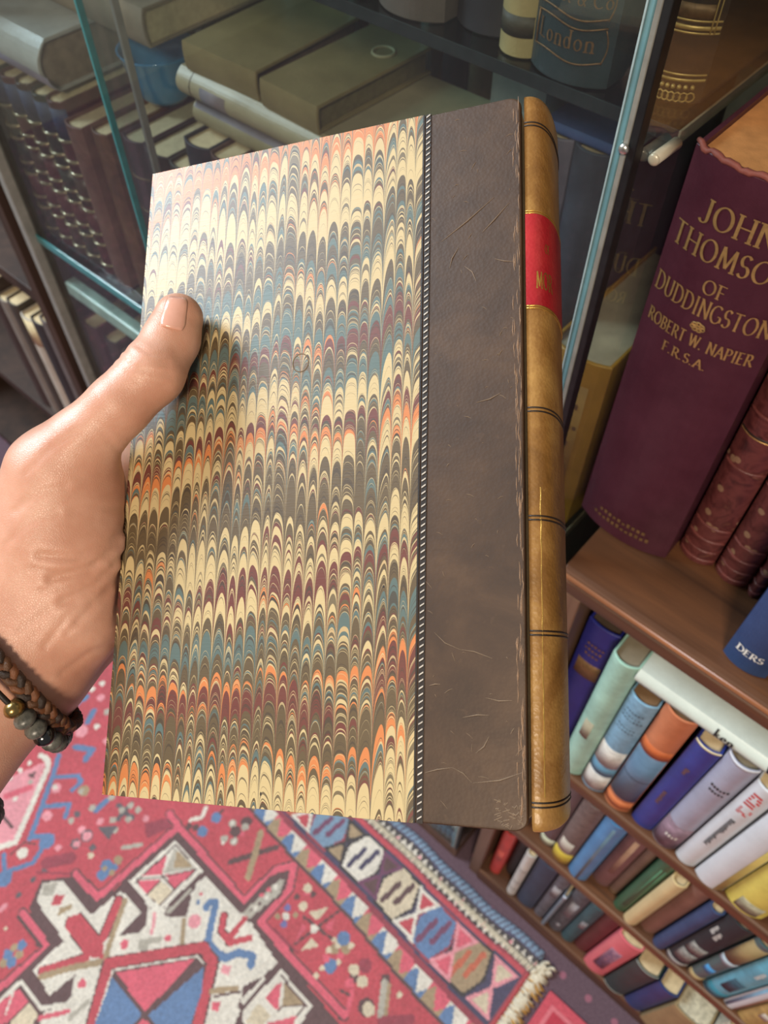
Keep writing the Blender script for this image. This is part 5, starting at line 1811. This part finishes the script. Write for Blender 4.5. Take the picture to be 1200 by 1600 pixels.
def stroke(pts, wd):
    if len(pts) == 1:
        return (XX - pts[0][0]) ** 2 + (YY - pts[0][1]) ** 2 < (wd / 2) ** 2
    m = np.zeros(XX.shape, bool)
    for (x1, y1), (x2, y2) in zip(pts[:-1], pts[1:]):
        dx, dy = x2 - x1, y2 - y1
        t = np.clip(((XX - x1) * dx + (YY - y1) * dy) / (dx * dx + dy * dy + 1e-9), 0, 1)
        m |= (XX - x1 - t * dx) ** 2 + (YY - y1 - t * dy) ** 2 < (wd / 2) ** 2
    return m


for ln_ in RUG_DRAW.strip().split('\n'):
    c_, wd, ps = ln_.split(',')
    q = [float(v) for v in ps.split()]
    q = list(zip(q[::2], q[1::2]))
    img[stroke(q, float(wd)) if float(wd) else pip(q)] = KI[c_]
# the far half of the medallion repeats the near half turned about its centre star
STAR = (-34.1, -47.5)
farside = (XX + 49.8) * .664 - (YY + 62.1) * .748 > 1.0
si = np.round((2 * STAR[0] - XX - RX0) / G - .5).astype(int)
sj = np.round((2 * STAR[1] - YY - RY0) / G - .5).astype(int)
ok_ = farside & (si >= 0) & (si < nxr) & (sj >= 0) & (sj < nyr)
si, sj = np.where(ok_, si, 0), np.where(ok_, sj, 0)
img = np.where(ok_ & ~farside[si, sj], img[si, sj], img)
# borders, measured inward from the edge that runs along the bookcase; the inner ones lean a little
lean_ = np.clip((-YY - 7.0) / 10.0, 0, 1) * .052
VV = -(YY + lean_ * (XX + 20.0)) + .18 * np.sin(XX * .21)
rng = np.random.default_rng(5)
b_in = VV < 18.5
img[b_in] = KI['d']
tri = (VV > 15.2) & (VV < 18.0)
ph = ((XX + 36.6 + 700) % 7.0) / 7.0
up = (VV - 15.2) / 2.8
seg_ = (ph * 4 + .5).astype(int) % 4
lo_ = (np.abs(((ph * 2 + .25) % 1.0) - .5) * 2 > up)
pick = np.where(ph < .5, np.where(lo_, KI['w'], KI['b']), np.where(lo_, KI['p'], KI['t']))
img[tri] = pick[tri]
img[(VV > 14.3) & (VV <= 15.2)] = KI['m']
mb_ = (VV > 6.6) & (VV <= 14.3)
img[mb_] = KI['n']
img[(VV > 5.9) & (VV <= 6.6)] = KI['r']
img[(VV > 5.6) & (VV <= 5.9)] = KI['m']
kinds = {-47.8: 'cd', -40.0: 'oN', -32.2: 'su', -24.6: 'wn', -17.0: 'cd', -9.2: 'bu', -2.6: 'to'}
YC = 10.4
for hx, cc in kinds.items():
    a, b = cc[0], cc[1].lower()
    U, W = XX - hx, VV - YC
    hexm = (np.abs(W) < 3.2) & (np.abs(U) < 3.0 - .36 * np.abs(W))
    img[(np.abs(W) < 3.6) & (np.abs(U) < 3.4 - .36 * np.abs(W))] = KI['k'] if a in 'wct' else KI['m']
    img[hexm] = KI[a]
    for x1, y1, x2, y2 in ((-1.1, 2.4, -.7, -1.2), (.7, 1.2, 1.1, -2.4)):
        t = np.clip(((U - x1) * (x2 - x1) + (W - y1) * (y2 - y1)) / ((x2 - x1) ** 2 + (y2 - y1) ** 2), 0, 1)
        img[hexm & ((U - x1 - t * (x2 - x1)) ** 2 + (W - y1 - t * (y2 - y1)) ** 2 < .17)] = KI[b]
for hx, a, b in ((-44.0, 'p', 'w'), (-36.2, 'r', 'w'), (-28.5, 't', 'k'), (-20.8, 'd', 'u'), (-12.8, 'r', 'w'), (-5.2, 'p', 'q'), (2.1, 'c', 'q')):
    U, W = np.abs(XX - hx), VV - YC
    aw = np.abs(W)
    img[(aw < 3.3) & (U < .2 + .62 * aw)] = KI[b]
    img[(aw < 2.8) & (aw > .9) & (U < -.35 + .60 * aw)] = KI[a]
# selvage: cream zigzag on black, then blue
zz_ = (VV > 3.4) & (VV <= 5.6)
img[zz_] = KI['k']
zig = 4.6 + .55 * (np.abs(((XX / 1.15) % 1.0) - .5) * 4 - 1)
img[zz_ & (np.abs(VV - zig) < .52)] = KI['w']
img[zz_ & (np.abs(VV - zig) < .30) & (((XX / 4.6) % 1.0) < .22)] = KI['q']
img[VV <= 3.4] = KI['n']
img[(VV <= 3.1) & (np.abs(((XX / .9 + VV * .5) % 1.0) - .5) < .36)] = KI['s']
# end stripe
img[(XX > 4.5) & (VV > 5.9)] = KI['m']
img[(XX > 4.8) & (XX < 5.4) & (VV > 5.9)] = KI['r']
# mesh of knots with a soft, uneven pile
vx = RX0 + np.arange(nxr + 1) * G
vy = RY0 + np.arange(nyr + 1) * G
VX, VY = np.meshgrid(vx, vy, indexing='ij')
edge_w = .20 * np.sin(VX * .23) + .12 * np.sin(VX * .61 + 1)
VYw = VY + edge_w * np.clip((VY + 8) / 6.4, 0, 1)
VZ = .62 + .05 * rng.standard_normal(VX.shape) + .10 * np.sin(VX * .11) * np.sin(VY * .14)
bd_ = np.minimum(np.minimum(VX - RX0, RX1 - VX), np.minimum(VY - RY0, RY1 - VY))
VZ *= np.clip(.25 + bd_ / .7, 0, 1)
ids = np.arange((nxr + 1) * (nyr + 1)).reshape(nxr + 1, nyr + 1)
quads = np.stack([ids[:-1, :-1], ids[1:, :-1], ids[1:, 1:], ids[:-1, 1:]], -1).reshape(-1, 4)
me = bpy.data.meshes.new('rug')
me.vertices.add(VX.size)
me.vertices.foreach_set('co', (np.stack([VX, VYw, VZ], -1) * .01).astype(np.float32).ravel())
me.loops.add(quads.size)
me.loops.foreach_set('vertex_index', quads.astype(np.int32).ravel())
me.polygons.add(len(quads))
me.polygons.foreach_set('loop_start', np.arange(0, quads.size, 4, dtype=np.int32))
me.polygons.foreach_set('use_smooth', np.ones(len(quads), bool))
me.update()
me.validate()
pal = np.array([s2l(tuple(v / 255 for v in RUG_COL[k])) for k in KEYS])
fc = pal[img.reshape(-1)]
fc = fc * (1 + .09 * rng.standard_normal((len(fc), 1))).clip(.7, 1.3)
fc = fc * (1 + .07 * np.sin(XX * .35 + 2 * np.sin(YY * .3)) * np.sin(YY * .55)).reshape(-1, 1)
fc = np.concatenate([fc, np.ones((len(fc), 1))], 1)
at_ = me.color_attributes.new('wool', 'FLOAT_COLOR', 'CORNER')
at_.data.foreach_set('color', np.repeat(fc, 4, axis=0).astype(np.float32).ravel())
wn = NT('knotted_wool')
av = wn.node('ShaderNodeVertexColor', layer_name='wool')
wf = wn.noise(wn.coord(), scale=900.0, detail=3.0)
wcol = wn.mix(wn.math('MULTIPLY', wf, .35), av.outputs[0], wn.mix(.5, av.outputs[0], (.75, .70, .66, 1)))
me.materials.append(wn.pbr(wcol, .92, 0.0, wn.bump(wf, .5, .0015), .15, 0, .1, 0, .0))
rug = bpy.data.objects.new('rug', me)
C.objects.link(rug)
rug.location = (0, 0, .0006)
tag(rug, 'red hand-knotted wool rug with a white medallion and a geometric border', 'rug')
# overcast selvage along the edge and the knotted end fringe
rs = random.Random(11)
wool_w = mat('cream_wool', rgb(220, 212, 190), .9, 0, .12, 200, .5)
wool_y = mat('yellow_wool', rgb(206, 160, 84), .9, 0, .2, 200, .5)
wool_k = mat('black_wool', rgb(40, 38, 42), .9, 0, .2, 200, .5)
sel = MB()
for k in range(150):
    x = -.62 + k * .0046
    zz = .0008 * (k % 2)
    sel.tube([(x, -.0535, .0062), (x + .0016, -.047 + zz, .0088), (x + .0036, -.0415 - zz, .0070)], [.0011, .0019, .0009], 5)
tag(sel.build('overcast_stitches', wool_w, rug, True), kind='stuff')
fr_w, fr_y = MB(), MB()
for k in range(150):
    y0 = -.045 - k * .0036
    for q in range(3):
        yy = y0 - rs.uniform(0, .0034)
        x0 = .0535 + rs.uniform(0, .002)
        ln = rs.uniform(.014, .024)
        (fr_w if q < 2 else fr_y).tube([(x0, yy, .004), (x0 + ln * .5, yy + rs.uniform(-.003, .003), .008 - .003 * (q == 2)), (x0 + ln + .006 * (q == 2), yy + rs.uniform(-.005, .005), .0030)], [.0016, .0020, .0011], 5)
for k in range(26):                            # the knotted tuft at the corner
    x0, y0 = .058 + rs.uniform(-.004, .012), -.036 + rs.uniform(-.010, .008)
    a = rs.uniform(0, 6.28)
    fr_w.tube([(x0, y0, .004), (x0 + .006 * math.cos(a), y0 + .006 * math.sin(a), .012), (x0 + .011 * math.cos(a), y0 + .011 * math.sin(a), .0035)], [.0018, .0024, .0012], 5)
tag(fr_w.build('fringe', wool_w, rug, True), kind='stuff')
tag(fr_y.build('fringe', wool_y, rug, True), kind='stuff')
# a second small rug at the end of the first
r2 = empty('rug', (.088, -.052, 0), 'pink-red rug lying at the fringed end of the large rug', 'rug')
r2.rotation_euler = (0, 0, 0)
MB().box(0, .50, -.80, 0, .0006, .0055, .0015).build('pile', mat('pink_red_wool', rgb(200, 84, 98), .92, 0, .18, 300, .6), r2)
MB().box(.012, .488, -.786, -.014, .0050, .0062, .0005).build('border_stripe', mat('soft_pink_wool', rgb(214, 118, 128), .92, 0, .18, 300, .6), r2)
MB().box(.018, .482, -.780, -.020, .0056, .0066, .0005).build('field', mat('red_wool', rgb(186, 62, 78), .92, 0, .2, 300, .6), r2)
ms = MB()
for i in range(3):
    for j in range(5):
        a, b = .05 + i * .17, -.07 - j * .16
        ms.add([(a - .035, b, .0066), (a, b - .035, .0066), (a + .035, b, .0066), (a, b + .035, .0066), (a - .035, b, .0072), (a, b - .035, .0072), (a + .035, b, .0072), (a, b + .035, .0072)],
               [(4, 5, 6, 7), (0, 1, 5, 4), (1, 2, 6, 5), (2, 3, 7, 6), (3, 0, 4, 7)])
tag(ms.build('grey_lozenges', mat('grey_blue_wool', rgb(92, 88, 108), .92, 0, .4, 200, .6), r2), kind='stuff')
